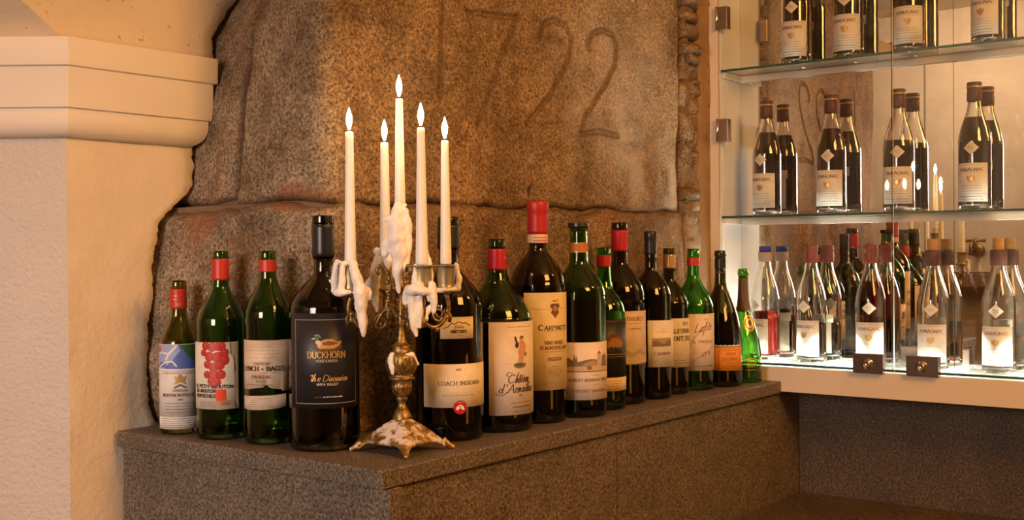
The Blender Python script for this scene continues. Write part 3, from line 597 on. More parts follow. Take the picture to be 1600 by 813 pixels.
def bottle_base(key, label, gmat, name='wine_bottle'):
    x, y, rz, r, P = BT[key]
    t = empty(name, (x, y, 0), R(rz)); tag(t, label, 'bottle', GRP)
    P = [(a/1000, b_/1000) for a, b_ in P]; r /= 1000
    body = crom([(r, 0.012), (r, P[-1][1]*0.5), (r, P[-1][1])]+P[::-1][1:], 3)
    outer = [(0, 0.004), (r*0.55, 0.002), (r*0.80, 0.0), (r*0.93, 0.0012), (r*0.985, 0.005)]+body
    zt = P[0][1]; rl = P[0][0]
    inner = [(rl-0.0045, zt)]+[(max(a-0.0035, 0.008), b_) for a, b_ in body[::-1] if b_ < zt-0.002 and b_ > 0.03]+[(r-0.0045, 0.014), (r*0.75, 0.010), (r*0.4, 0.02), (0, 0.026)]
    g = MB().lathe(outer+inner, 48).build('glass_body', MT[gmat], t, True)
    if key in WL:
        lv = WL[key]; inn = sorted([(a-.0004, b_) for a, b_ in inner if .03 < b_ < lv], key=lambda q: q[1])
        rl = float(np.interp(lv, [q[1] for q in inn], [q[0] for q in inn]))
        MB().lathe([(0, .0264), (r*.4, .0204), (r*.75, .0104), (r-.0049, .0145)]+inn+[(rl-.0003, lv), (0, lv)], 40).build('wine', MT['wine'], t, True)
    return t, r, P
def rad_at(P, z):
    Q = P[::-1]; return float(np.interp(z, [q[1] for q in Q], [q[0] for q in Q]))
def sleeve(t, P, z0, z1, mat, name='capsule', off=0.0006, top=False, wav=0.0):
    prof_ = [(rad_at(P, z0)-0.0002, z0)]+[(rad_at(P, z)+off, z) for z in np.linspace(z0, z1, 12)]+[(rad_at(P, z1)-0.0002, z1)]
    if top: prof_ += [(0.002, z1+0.0003)]
    return MB().lathe(prof_, 40).build(name, MT[mat], t, True)
ra = lambda d, r: R(d)*r
# --- first bottle: blue painted label
t, r, P = bottle_base('B1', 'smallest olive bottle at the left end with a blue painted label', 'g_olive')
sleeve(t, P, .232, .269, 'foil_redorange'); R1 = r+0.0006
pr = Print(); pr.small('foil_gold', 0, .255, .02, .002, 1); pr.small('foil_gold', 0, .248, .02, .003, 2); pr.ell('foil_gold', 0, .240, .004, .003); pr.wrap('lettering', t.children[-1], rad_at(P, .25)+.0012)
lb = wrap_label('label', t, 'label_white', R1, -88, 80, .0335, .1675); R1 += .0003
pr = Print(); z = .122
pr.rect('blue_wash', -.052, z, .048, .1665)
pr.poly('blue_pale', [(-.052, z), (-.03, z), (-.012, z+.018), (.002, z+.034), (-.004, .1665), (-.052, .1665)])
pr.poly('blue_wash', [(-.050, z+.004), (-.024, z+.002), (-.028, z+.012), (-.044, z+.012)])
pr.poly('green_wash', [(.000, .1665), (.048, .1665), (.048, z+.006), (.030, z+.012), (.014, z+.024)]); pr.ell('square_red', -.046, .1585, .006, .006)
pr.line('ink_white', [(-.005, .165), (-.014, .156), (-.022, .148), (-.026, .140), (-.024, .133)], .0042, .0042); pr.line('ink_white', [(-.022, .150), (-.034, .152), (-.044, .150)], .003, .003); pr.line('ink_white', [(-.025, .135), (-.036, .130), (-.046, .124)], .003, .003); pr.line('ink_white', [(-.025, .135), (-.014, .136), (-.006, .127)], .003, .003)
for k in range(2): pr.small('ink_brown', -.004, .1165-k*.0035, .07, .0013, k)
pr.poly('ink_gold', [(-.008, .100), (-.012, .110), (-.006, .106), (0, .113), (.006, .106), (.012, .110), (.008, .100), (.011, .093), (0, .098), (-.011, .093)]); pr.poly('ink_brown', [(-.012, .088), (0, .094), (.012, .088), (.010, .086), (0, .091), (-.010, .086)])
pr.text('ink_soft', 'CHATEAU', 0, .080, .0042, .026); pr.text('ink_brown', 'MOUTON ROTHSCHILD', 0, .071, .0052, .068); pr.text('ink_soft', '1982', 0, .0635, .0034)
for k in range(4): pr.small('ink_soft', 0, .058-k*.0055, .058, .0014, k+4)
pr.wrap('label_print', lb, R1)
l2 = wrap_label('lower_label', t, 'label_white', r+.0005, -86, 54, .0105, .0345, top=lambda q: -.002*q); tag(l2, 'cream strip with a torn right end')
pr = Print()
for k in range(5): pr.small('ink_soft', -.008, .0135+k*.004, .06, .0013, k+9)
pr.wrap('label_print', l2, r+.0011)
# --- second: red grapes
t, r, P = bottle_base('B2', 'green magnum with a bunch of red grapes on its label', 'g_green')
sleeve(t, P, .286, .3245, 'foil_redorange'); lb = wrap_label('label', t, 'label_cream', r+.0005, -80, 66, .056, .1755)
pr = Print(); g0 = -.012
px2u = lambda px: math.asin(max(-1, min(1, (px-347)/38.5)))*r+R(25)*r; py2v = lambda py: .1752-(py-535.6)*.1195/104.4
zz_ = lambda a, b_: (px2u(300+a/7.07), py2v(530+b_/7.07))
pr.poly('sepia_pale', [zz_(430, 45), zz_(505, 45), zz_(515, 770), zz_(475, 670), zz_(470, 210), zz_(440, 170)])
pr.line('ink', [zz_(432, 45), zz_(438, 160), zz_(468, 200), zz_(476, 300), zz_(480, 660)], .0028, .0028)
for a, b_, q in [(170, 75, 45), (240, 85, 50), (310, 80, 48), (345, 75, 40), (150, 150, 36), (210, 190, 52), (300, 200, 60), (370, 150, 45), (365, 230, 55), (190, 280, 42), (255, 310, 52), (320, 290, 48), (185, 390, 40), (250, 400, 55), (330, 390, 48), (230, 460, 42), (290, 475, 40), (255, 510, 36)]:
    u, v = zz_(a, b_); q = q*0.000163; pr.ell('grape_dark', u-.0003, v-.0004, q*1.04, q*1.04)
    pr.ell('grape_red', u+.0004, v+.0006, q*.95, q*.95); pr.ell('seal_paper', u-.001, v+.002, .0006, .0006, 6)
ut, vt_ = zz_(440, 540); pr.text('ink', 'LE PETIT MOUTON', ut-.036, vt_-.0002, .0056, .078, w=.24, thin=.2, serif=False, rot=-1); pr.text('ink', 'DE MOUTON', zz_(165, 600)[0]-.002, zz_(265, 590)[1], .0056, .043, w=.24, thin=.2, serif=False); pr.text('ink', 'ROTHSCHILD', zz_(165, 600)[0]-.002, zz_(265, 645)[1], .0056, .043, w=.24, thin=.2, serif=False)
pr.poly('square_red', [zz_(275, 555), zz_(375, 555), zz_(380, 685), zz_(278, 685)]); pr.poly('sepia_mid', [zz_(278, 690), zz_(470, 672), zz_(475, 775), zz_(278, 780)]); pr.text('ink', '1993', zz_(370, 700)[0], zz_(370, 735)[1], .0058, .017, slant=.2, serif=False)
for k in range(3): pr.small('ink_soft', zz_(180, 0)[0], zz_(0, 700+k*22)[1], .032, .0012, k)
pr.wrap('label_print', lb, r+.0009)
# --- third: tan label, torn
t, r, P = bottle_base('B3', 'green magnum with a stained tan label torn in two pieces', 'g_green')
sleeve(t, P, .301, .3225, 'foil_redorange')
tear = lambda q: (0.006*math.exp(-((q-.58)/.035)**2)-.0025*(q > .8)-.002*math.sin(q*9)+.004*(q > .93))
lb = wrap_label('label', t, 'label_tan', r+.0005, -84, 82, .0985, .183, bot=tear, n=44)
pr = Print(); pr.rect('sepia_pale', -.05, .175, .045, .1755)
for k in range(4): pr.small('sepia_pale', -.004, .171-k*.006, .07, .001, k)
pr.text('ink_brown', 'CHATEAU', 0, .1405, .0045, .030); pr.text('ink', 'LYNCH + BAGES', .002, .130, .0078, .080, w=.2); pr.rect('ink_soft', -.03, .1265, .035, .1268)
pr.text('ink_brown', 'PAUILLAC', 0, .117, .0052, .034); pr.text('ink_soft', 'MEDOC', 0, .1105, .0032, .018); pr.small('ink_soft', -.006, .105, .05, .0016, 3); pr.wrap('label_print', lb, r+.0009)
l2 = wrap_label('lower_label', t, 'label_tan', r+.0006, -86, 62, .060, .086, top=lambda q: .0045*q-.002, bot=lambda q: .006*q-.003*math.sin(q*3.1)+(.003*(1-q)), n=36); tag(l2, 'torn lower strip of the tan label')
pr = Print()
for k in range(5): pr.small('ink_soft', -.006+.002*k, .0675+k*.0034, .05-.004*k, .0013, k)
pr.wrap('label_print', l2, r+.001)
# --- fourth: black label with a duck
t, r, P = bottle_base('B4', 'very large dark bottle with a black label showing a golden duck', 'g_dark')
sleeve(t, P, .3275, .3815, 'foil_black', off=.0008); sleeve(t, P, .3822, .3975, 'g_olive', 'neck_rim', .0003)
lb = wrap_label('label', t, 'label_navy', r+.0005, -68, 70, .0738, .2331)
pr = Print(); U = .0585
for a, b_, c, d in ((-U, .222, U, .2226), (-U, .082, U, .0826)): pr.rect('ink_pale', a, b_, c, d)
for s_ in (-U, U-.0005): pr.rect('ink_pale', s_, .082, s_+.0005, .2226)
pr.poly('glow_deep', [(-.024, .175), (-.010, .170), (.010, .170), (.027, .175), (.025, .182), (.004, .184), (-.022, .182)])
pr.poly('ink_gold', [(-.016, .178), (-.012, .174), (.012, .174), (.022, .179), (.027, .187), (.018, .185), (.010, .190), (-.002, .190), (-.010, .187), (-.014, .184)])
pr.poly('ink_brown', [(-.008, .184), (.004, .187), (.016, .185), (.020, .182), (.006, .179), (-.006, .180)]); pr.poly('ink_pale', [(-.019, .184), (-.012, .178), (-.008, .182), (-.012, .188), (-.017, .189)])
pr.ell('green_wash', -.0165, .1925, .0042, .0042); pr.poly('ink_gold', [(-.020, .193), (-.0265, .190), (-.020, .190)]); pr.line('ink_pale', [(-.020, .1965), (-.014, .1975), (-.010, .193)], .0009)
pr.text('ink_gold', 'DUCKHORN', 0, .1585, .0105, .066, w=.17); pr.text('ink_pale', 'VINEYARDS', 0, .1515, .0042, .036)
pr.text('ink_gold', 'T', -.0265, .1195, .0105, None, w=.12, thin=.06, slant=.3, serif=False); pr.text('ink_gold', 'he', -.0180, .1195, .012, None, w=.12, thin=.06, slant=.25); pr.text('ink_gold', 'D', -.0030, .1195, .0105, None, w=.12, thin=.06, slant=.3, serif=False); pr.text('ink_gold', 'iscussion', .0195, .1195, .0115, .034, w=.12, thin=.06, slant=.3)
pr.text('ink_pale', 'NAPA VALLEY', .001, .1125, .004, .036); pr.small('ink_red', -.014, .0925, .014, .0014, 1); pr.small('ink_white', .010, .0925, .032, .0022, 2); pr.wrap('lettering', lb, r+.0009)
# --- fifth: behind the candelabra, two labels and a red seal
t, r, P = bottle_base('B5', 'very large dark bottle with a red seal, right behind the candelabra', 'g_dark')
sleeve(t, P, .341, .3815, 'foil_black', off=.0008)
lb = wrap_label('label', t, 'label_ivory', r+.0005, -63, 66, .0607, .1369)
pr = Print(); pr.text('ink_brown', '1997', 0, .125, .0038); pr.text('ink', 'COACH INSIGNIA', .004, .100, .0068, .082, w=.17); pr.rect('sepia_pale', -.022, .0865, .03, .0868); pr.small('ink_soft', 0, .0815, .06, .0014, 2); pr.wrap('lettering', lb, r+.0009)
l2 = wrap_label('upper_label', t, 'label_ivory', r+.0005, -30, 28, .1814, .2195)
pr = Print(); pr.line('ink', [(-.026, .1995), (-.018, .203), (-.012, .2095), (-.006, .207), (.000, .2115), (.008, .2085), (.014, .2095), (.022, .204)], .0013, .0013); pr.text('ink', 'Fisher'.replace('F', 'f'), .002, .2, .0055, None, w=.14, slant=.25, serif=False); pr.text('ink', 'VINEYARDS', .001, .1915, .0052, .030, w=.22); pr.small('ink_soft', .004, .187, .01, .0014, 3)
for v in (.1828, .2178): pr.rect('sepia_pale', -.031, v, .029, v+.0004)
pr.wrap('lettering', l2, r+.0009)
sl = Print(); sl.ell('foil_red', .002, .061, .0122, .0122, 24); so = sl.wrap('seal', t, r+.0014); tag(so, 'round red seal')
sl = Print(); sl.poly('ink_white', [(-.006, .0575), (-.004, .063), (.002, .066), (.008, .063), (.010, .0575), (.006, .056), (.004, .059), (0, .059), (-.002, .056)]); sl.poly('foil_red', [(-.002, .062), (.002, .0635), (.006, .062), (.002, .061)]); sl.small('ink_white', .002, .069, .010, .0013, 1); sl.wrap('seal_emblem', so, r+.0018)
# --- sixth: script label with a small figure
t, r, P = bottle_base('B6', 'broad squat bottle with a dancing figure and script on a pale label', 'g_green')
sleeve(t, P, .299, .3385, 'foil_crimson')
lb = wrap_label('label', t, 'label_pink', r+.0005, -53, 53, .0328, .204)
pr = Print(); pr.small('sepia_pale', .004, .194, .06, .0024, 1); pr.small('sepia_pale', .0, .187, .03, .001, 2)
pr.ell('sepia', -.001, .124, .0145, .0055); pr.ell('green_wash', -.004, .125, .008, .003)
pr.poly('skin_ink', [(-.006, .128), (-.003, .140), (-.006, .150), (-.002, .158), (.000, .166), (.003, .170), (.008, .168), (.014, .160), (.012, .150), (.013, .142), (.010, .138), (.009, .146), (.007, .138), (.005, .128), (.002, .128), (.002, .137), (-.002, .129)])
pr.ell('skin_ink', .002, .173, .004, .0042); pr.ell('sepia', .003, .1755, .0048, .003); pr.line('skin_ink', [(0, .166), (-.007, .165)], .003, .003); pr.line('ink', [(-.007, .162), (-.012, .176)], .0036, .0036); pr.ell('ink', -.008, .161, .004, .005); pr.ell('sepia', .013, .144, .0025, .004)
pr.text('ink', 'C', -.022, .092, .0155, None, w=.10, thin=.06, slant=.3, serif=False); pr.text('ink', 'hâteau', .004, .092, .0175, .034, w=.10, thin=.05, slant=.3); pr.text('ink', "d'", -.038, .074, .016, None, w=.10, thin=.05, slant=.3); pr.text('ink', 'A', -.022, .074, .0155, None, w=.09, thin=.05, slant=.35, serif=False); pr.text('ink', 'rmailhac', .010, .074, .0175, .047, w=.09, thin=.05, slant=.3)
pr.line('ink', [(-.050, .074), (-.046, .070), (-.036, .070), (-.028, .076)], .0012, .0008); pr.line('ink', [(-.026, .104), (-.030, .108), (-.026, .112), (-.018, .110)], .0012, .0008)
pr.text('ink_soft', '1997', 0, .067, .0034); pr.small('ink_soft', .002, .055, .05, .0014, 4); pr.small('ink', .004, .047, .042, .002, 5); pr.small('ink_soft', .004, .039, .04, .0014, 6); pr.rect('ink_pale', -.03, .128, .03, .1284); pr.wrap('label_print', lb, r+.0009)
# --- seventh: tallest, gold label
t, r, P = bottle_base('B7', 'tallest bottle with a bright red capsule and a gold label', 'g_dark')
sleeve(t, P, .3665, .4318, 'foil_red', off=.0005, top=True); bd = sleeve(t, P, .3485, .3662, 'seal_paper', 'neck_band', .0007); tag(bd, 'pale pink paper band under the red capsule')
pr = Print(); pr.small('foil_red', 0, .359, .03, .0025, 2); pr.small('foil_red', 0, .353, .03, .003, 1); pr.wrap('lettering', bd, rad_at(P, .357)+.0013, a0=-.3)
lb = wrap_label('label', t, 'label_gold', r+.0005, -66, 66, .0652, .2533)
pr = Print(); pr.small('ink_red', 0, .236, .012, .0045, 3); pr.rect('sepia_mid', -.05, .2215, -.006, .2221); pr.rect('sepia_mid', .008, .2215, .05, .2221)
pr.poly('ink_brown', [(-.009, .232), (.009, .232), (.012, .226), (.006, .222), (.010, .214), (.005, .210), (0, .204), (-.005, .210), (-.010, .214), (-.006, .222), (-.012, .226)]); pr.ell('label_gold', 0, .2225, .0035, .0045); pr.ell('sepia', 0, .2225, .002, .003)
pr.text('ink', 'C', -.0305, .181, .0105, None, w=.2); pr.text('ink', 'ARPINETO', .006, .181, .0085, .058, w=.18); pr.rect('sepia', -.02, .1785, .02, .179)
pr.text('ink_brown', 'VINO NOBILE', 0, .1535, .0066, .046); pr.text('ink_brown', 'DI MONTEPULCIANO', .002, .1435, .0066, .068); pr.small('sepia', .004, .139, .05, .0012, 4); pr.text('ink_brown', 'RISERVA', 0, .122, .0064, .033)
for k, q in enumerate((.02, .03, .038, .03, .022)): pr.small('sepia', 0, .110-k*.0045, q, .0014, k)
pr.rect('sepia_mid', -.05, .0795, .05, .08); pr.wrap('lettering', lb, r+.0009)
# --- eighth: sepia vineyard label
t, r, P = bottle_base('B8', 'flange-lipped dark green bottle with a sepia winery picture on its label', 'g_green')
bd = sleeve(t, P, .3295, .3500, 'band_orange', 'neck_band', .0006)
for z in (.3297, .3480): sleeve(t, P, z, z+.0018, 'foil_gold', 'gold_line', .0010)
sleeve(t, P, .3795, .3898, 'foil_black', 'neck_rim', .0005)
lb = wrap_label('label', t, 'label_pink', r+.0005, -66, 62, .0362, .151)
pr = Print(); b0 = .098
pr.rect('sepia_pale', -.058, b0-.004, .058, b0+.012); pr.poly('sepia', [(-.058, b0+.004), (-.058, b0+.018), (-.045, b0+.022), (-.036, b0+.016), (-.034, b0+.030), (-.031, b0+.018), (-.030, b0+.028), (-.027, b0+.014), (-.012, b0+.018), (.002, b0+.020), (.014, b0+.018), (.016, b0+.006)])
pr.poly('sepia_mid', [(-.02, b0+.006), (-.012, b0+.012), (.004, b0+.017), (.016, b0+.014), (.018, b0+.006)]); pr.poly('sepia_pale', [(.016, b0+.002), (.016, b0+.030), (.0205, b0+.034), (.025, b0+.030), (.025, b0+.002)]); pr.poly('sepia', [(.015, b0+.030), (.0205, b0+.036), (.026, b0+.030)]); pr.poly('sepia', [(.027, b0+.004), (.028, b0+.024), (.036, b0+.030), (.046, b0+.024), (.050, b0+.004)]); pr.ell('sepia', -.003, b0+.002, .006, .004)
pr.rect('sepia', -.058, b0-.006, .058, b0-.004); pr.small('sepia_mid', -.03, b0-.001, .03, .002, 1)
pr.small('ink_soft', .014, .0845, .02, .0013, 3); pr.text('ink_soft', 'ROBERT MONDAVI WINERY', .004, .073, .0058, .098, w=.18); pr.small('ink_soft', .012, .0665, .014, .0014, 4); pr.text('ink_soft', 'CABERNET SAUVIGNON', .002, .0515, .0054, .080, w=.18); pr.wrap('label_print', lb, r+.0009)
# --- ninth: black label with a glowing picture
t, r, P = bottle_base('B9', 'green bottle with a black label of an orange glow over water', 'g_bright')
sleeve(t, P, .299, .3232, 'foil_red'); lb = wrap_label('label', t, 'label_black', r+.0005, -80, 76, .0695, .189)
pr = Print()
for k, (m_, a, b_) in enumerate((('glow_deep', .026, .028), ('glow_orange', .019, .020))): pr.poly(m_, [(-a, .128), (-a*.9, .128+b_*.7), (-a*.4, .128+b_*1.15), (a*.4, .128+b_*1.15), (a*.9, .128+b_*.7), (a, .128)])
pr.poly('label_black', [(-.045, .121), (-.045, .130)]+[(-.045+.005*k, .130+(.004 if k % 2 else .0)) for k in range(1, 18)]+[(.045, .130), (.045, .121)]); pr.rect('sepia_pale', -.045, .1165, .045, .1172); pr.rect('sepia_mid', -.045, .1115, .045, .112); pr.rect('sepia_mid', -.05, .1855, .05, .186); pr.wrap('label_print', lb, r+.0009)
l2 = wrap_label('lower_label', t, 'label_gold', r+.0005, -80, 76, .0405, .0685); pr = Print()
for k in range(4): pr.small('ink_soft', -.006, .061-k*.0055, .05-.006*k, .0014, k)
pr.wrap('label_print', l2, r+.0009)
# --- tenth: hills drawing
t, r, P = bottle_base('B10', 'tall dark bottle with a crimson capsule and hills drawn on its label', 'g_dark')
sleeve(t, P, .3315, .3770, 'foil_crimson'); lb = wrap_label('label', t, 'label_tan', r+.0005, -65, 62, .0866, .202)
pr = Print(); pr.text('ink_brown', 'THIOREZ', 0, .181, .0082, .046, w=.18); pr.small('ink_soft', 0, .175, .04, .0015, 1); pr.text('ink_soft', 'CABERNET', 0, .162, .0036, .036)
pr.poly('sepia_pale', [(-.055, .089), (-.055, .122), (-.04, .130), (-.02, .126), (-.004, .134), (.012, .128), (.03, .132), (.055, .124), (.055, .089)]); pr.poly('sepia_mid', [(-.055, .104), (-.03, .122), (-.01, .112), (.01, .121), (.03, .111), (.055, .117), (.055, .106), (.03, .103), (.01, .110), (-.012, .102), (-.03, .108)])
for k in range(5): pr.line('sepia_mid', [(-.05, .090+k*.003), (-.01, .094+k*.003), (.05, .091+k*.0035)], .0007)
pr.wrap('label_print', lb, r+.0009)
# --- eleventh: label peeling off
t, r, P = bottle_base('B11', 'black-necked bottle whose landscape label peels off to the right', 'g_dark')
sleeve(t, P, .322, .3755, 'foil_black', off=.0004, top=True)
nn_ = 26; Rl = r+.0006; arcL = R(38)*Rl; vs = []; path = []
for k in range(nn_+1):
    s_ = -R(28)*Rl+(R(28)*Rl+.046)*k/nn_
    if s_ < R(27)*Rl: path.append((Rl*math.cos(s_/Rl), Rl*math.sin(s_/Rl)))
    else:
        q = s_-R(27)*Rl; a = R(27); path.append((Rl*math.cos(a)-q*math.sin(a)*0.92, Rl*math.sin(a)+q*math.cos(a)))
UL = [(-R(28)*Rl+(R(28)*Rl+.046)*k/nn_) for k in range(nn_+1)]
for x_, y_ in path: vs += [(x_, y_, .0727), (x_, y_, .1766)]
lb = mesh('label', vs, [(k*2, k*2+2, k*2+3, k*2+1) for k in range(nn_)], MT['label_cream'], t, True); tag(lb, 'cream label with its right edge lifted off the glass')
sd = lb.modifiers.new('thick', 'SOLIDIFY'); sd.thickness = .0004; sd.offset = -1
def peel(prn, name, parent):
    vs = []; fs = []; mi = []; keys = list(prn.L)
    for k, key in enumerate(keys):
        for q, ly in prn.L[key]:
            n = len(vs)
            for u, v in q:
                x_ = float(np.interp(u, UL, [p[0] for p in path])); y_ = float(np.interp(u, UL, [p[1] for p in path])); l = math.hypot(x_, y_); vs.append((x_+(.0004+ly*1e-5)*x_/l, y_+(.0004+ly*1e-5)*y_/l, v))
            fs.append(tuple(range(n, n+len(q)))); mi.append(k)
    return mesh(name, vs, fs, None, parent, False, [MT[k] for k in keys], mi)
pr = Print(); c0 = .012
for k in range(8):
    a = c0-.024+k*.006; pr.poly('sepia', [(a, .1185), (a+.006, .1185), (a+.006, .128+.004*math.sin(k*1.1+1)), (a, .128+.004*math.sin(k*1.1))]); pr.poly('sepia_mid', [(a, .128+.004*math.sin(k*1.1)), (a+.006, .128+.004*math.sin(k*1.1+1.1)), (a+.006, .137), (a, .137)])
pr.text('ink_brown', 'C', c0-.017, .0985, .0085, None, w=.12); pr.text('ink_brown', 'AKEBREAD', c0+.004, .0995, .0058, .034, w=.16); pr.small('sepia_pale', c0, .092, .03, .0014, 3); pr.small('sepia_pale', c0, .150, .03, .001, 4)
peel(pr, 'label_print', lb)
# --- twelfth
t, r, P = bottle_base('B12', 'bottle with a pale gold capsule, partly behind the peeling label', 'g_dark')
sleeve(t, P, .2895, .3225, 'foil_gold', off=.0004); lb = wrap_label('label', t, 'label_cream', r+.0005, -95, 62, .0632, .1755)
pr = Print(); pr.text('ink', '1991', -.006, .158, .0085, .020, w=.16); pr.text('ink', 'CALIFORNIA', -.020, .141, .0105, .062, w=.16); pr.text('ink', 'MONTE BELLO', -.012, .124, .0105, .070, w=.16); pr.small('ink_soft', -.02, .078, .06, .0015, 1); pr.small('ink_soft', -.02, .072, .06, .0015, 2); pr.wrap('lettering', lb, r+.0009)
# --- thirteenth
t, r, P = bottle_base('B13', 'bright green bottle with slanted handwriting across its label', 'g_bright')
sleeve(t, P, .294, .3134, 'foil_redorange'); lb = wrap_label('label', t, 'label_pink', r+.0005, -68, 62, .0475, .1815)
pr = Print(); pr.small('ink_soft', .008, .168, .014, .002, 1)
pr.text('ink_brown', 'L', -.018, .139, .020, None, w=.09, thin=.05, slant=.5, serif=False, rot=8); pr.text('ink_brown', 'afite', .006, .141, .022, .034, w=.09, thin=.05, slant=.45, rot=8)
pr.line('ink_brown', [(-.045, .1), (-.03, .119), (-.01, .140), (.01, .160)], .0011); pr.text('ink_brown', 'PAUILLAC', .008, .113, .0062, .044, w=.16, slant=.1); pr.line('ink_brown', [(-.034, .104), (-.026, .118), (-.022, .112)], .0012)
pr.text('ink_brown', 'Cru'.replace('C', 'c'), .006, .083, .018, .026, w=.08, thin=.04, slant=.5, rot=14); pr.line('ink_brown', [(-.045, .056), (-.02, .075), (.01, .093), (.034, .106)], .001); pr.small('ink', .006, .0575, .05, .0022, 2); pr.small('ink_soft', .0, .0512, .03, .0014, 3); pr.wrap('lettering', lb, r+.0009)
# --- fourteenth and fifteenth: champagne bottles
t, r, P = bottle_base('B14', 'black champagne bottle with a bright orange label', 'g_dark', 'champagne_bottle')
fb = sleeve(t, P, .284, .311, 'foil_black', 'neck_foil', .0005); sleeve(t, P, .2755, .278, 'foil_bronze', 'gold_line', .0008)
lb = wrap_label('label', t, 'label_orange', 0.0536, -41, 41, .0401, .0972); ex = .0002
pr = Print()
for a, b_, c, d in ((-.029, .0895, .029, .0900), (-.029, .0455, .029, .046), (-.029, .0455, -.0286, .09), (.0286, .0455, .029, .09)): pr.rect('ink_brown', a, b_, c, d)
pr.text('ink_brown', 'VEUVE', 0, .078, .0055, .026, slant=.3); pr.text('ink_brown', 'CLICQUOT', 0, .0655, .0056, .042); pr.small('ink_brown', 0, .059, .018, .0014, 1); pr.small('ink_brown', 0, .050, .04, .0014, 2); pr.wrap('lettering', lb, .0540)
wr = wrap_label('torn_edge', t, 'label_white', .0530, -41, 34, .0985, .1015, top=lambda q: .001*math.sin(q*40), n=40); tag(wr, 'ragged white paper edge above the orange label')
t, r, P = bottle_base('B15', 'small green champagne bottle with a gold medallion beside the cabinet', 'g_green', 'champagne_bottle')
sleeve(t, P, .176, .2622, 'foil_bronze', 'neck_foil', .0005)
def medal(parent, zc, u0, ru, rv, mat, off, name, n=24):
    vs = []; fs = []
    for j in range(5):
        for k in range(n):
            a = 2*math.pi*k/n; q = j/4; u = u0+ru*q*math.cos(a); z = zc+rv*q*math.sin(a); rr = rad_at(P, z)+off; vs.append((rr*math.cos(u/rr), rr*math.sin(u/rr), z))
    fs = [(j*n+k, j*n+(k+1) % n, (j+1)*n+(k+1) % n, (j+1)*n+k) for j in range(4) for k in range(n)]
    return mesh(name, vs, fs, MT[mat], parent, True)
md = medal(t, .1485, .006, .0165, .0205, 'foil_gold', .0012, 'medallion'); tag(md, 'oval gold medallion'); medal(md, .1485, .006, .0125, .016, 'foil_bronze', .0016, 'medallion_ring'); medal(md, .1485, .006, .0105, .0135, 'foil_gold', .002, 'medallion_centre'); medal(md, .1495, .006, .005, .007, 'foil_bronze', .0024, 'medallion_emblem')
pr = Print(); pr.poly('ink_gold', [(-.010, .061), (0, .067), (.010, .061), (.006, .059), (0, .062), (-.006, .059)]); pr.text('ink_gold', 'PERRIER', .002, .048, .0052, .038, w=.2); pr.text('ink_gold', 'JOUET', .002, .0395, .0052, .022, w=.2); pr.small('ink_gold', .002, .0325, .026, .0022, 4); pr.line('ink_gold', [(-.026, .056), (-.01, .058), (.002, .0555), (.014, .058), (.028, .056)], .001)
lg = pr.wrap('lettering', t, .0450)

# ------------------------------------------------------------------ candelabra
AX = (0.130, 0.097)
cb = empty('candelabra', (AX[0], AX[1], 0)); tag(cb, 'aged brass five-armed candelabra caked with dripped white wax on the ledge corner', 'candelabra')
rings = [(.0150, .0540, 0, 0), (.0160, .0520, 0, 0), (.0235, .0445, 0, 0), (.0310, .0375, 0, 0), (.0322, .0350, 0, 0), (.0335, .0345, 0, 0), (.0405, .0285, 0, .01), (.0412, .0260, 0, .02), (.0430, .0250, .001, .03), (.0485, .0195, .006, .10), (.0490, .0165, .0125, .17), (.0475, .0150, .0128, .18), (.0440, .0150, .0100, .14), (.040, .019, .002, .04), (.034, .021, 0, 0)]
vs = []; fs = []; nq = 128
for a, z, dr, ex in rings:
    for k in range(nq):
        th = 2*math.pi*k/nq; c, s_ = math.cos(th), math.sin(th); q = (abs(c)**9+abs(s_)**9)**(-1/9)
        if a < .0235: q = 1+(q-1)*(a-.0150)/.0085
        cw = abs(math.sin(2*th))**34; q *= 1+ex*cw
        vs.append((a*q*c, a*q*s_*1.07, z-dr*cw))
fs = [(i*nq+k, i*nq+(k+1) % nq, (i+1)*nq+(k+1) % nq, (i+1)*nq+k) for i in range(len(rings)-1) for k in range(nq)]+[tuple(range((len(rings)-1)*nq, len(rings)*nq))[::-1]]
mesh('base', vs, fs, MT['waxed'], cb, True)
for sx in (-1, 1):
    for sy in (-1, 1):
        pts = crom([(sx*.0465, sy*.0495, .0155), (sx*.0515, sy*.0550, .0100), (sx*.0560, sy*.0598, .0058), (sx*.0600, sy*.0640, .0032)], 4)
        MB().tube(pts, list(np.linspace(.0072, .0031, len(pts))), 10).build('foot', MT['waxed'], cb, True)
SP = [(16.2,53.2),(15.8,58.6),(10.8,69.4),(6.9,75.9),(6.5,80.2),(8.1,83.4),(9.7,87.8),(9.2,91.0),(13.5,95.3),(16.2,103.9),(17.0,109.3),(16.4,112.6),(17.8,119.0),(21.6,121.2),(21.6,123.9),(18.4,127.7),(22.7,134.1),(26.5,144.9),(25.4,155.7),(23.2,162.2),(18.4,165.4),(16.2,171.9),(16.7,176.2),(11.9,179.4),(8.6,184.8),(6.5,196.6),(5.0,208.5),(5.9,211.7),(6.7,216.0),(6.5,224.7),(4.5,229.0),(4.3,233.3),(4.6,262),(7.5,268),(8.5,276),(5,282),(4.5,318),(9,326)]
prof_ = [(0, .0525)]+[(a/1000, b_/1000) for a, b_ in crom(SP, 2)]+[(0, .327)]
MB().lathe(prof_, 64, fl=lambda z: (0.035 if .129 < z < .158 or .096 < z < .112 else 0.0)).build('stem', MT['brass'], cb, True)
RT2 = Vector((.609, -.793, 0)); FW2 = Vector((.793, .609, 0))
ARM = [('left', -.0815, -.020, .316, .535), ('back', -.034, .080, .319, .526), ('front', .042, -.078, .315, .535), ('right', .0745, .030, .314, .524)]
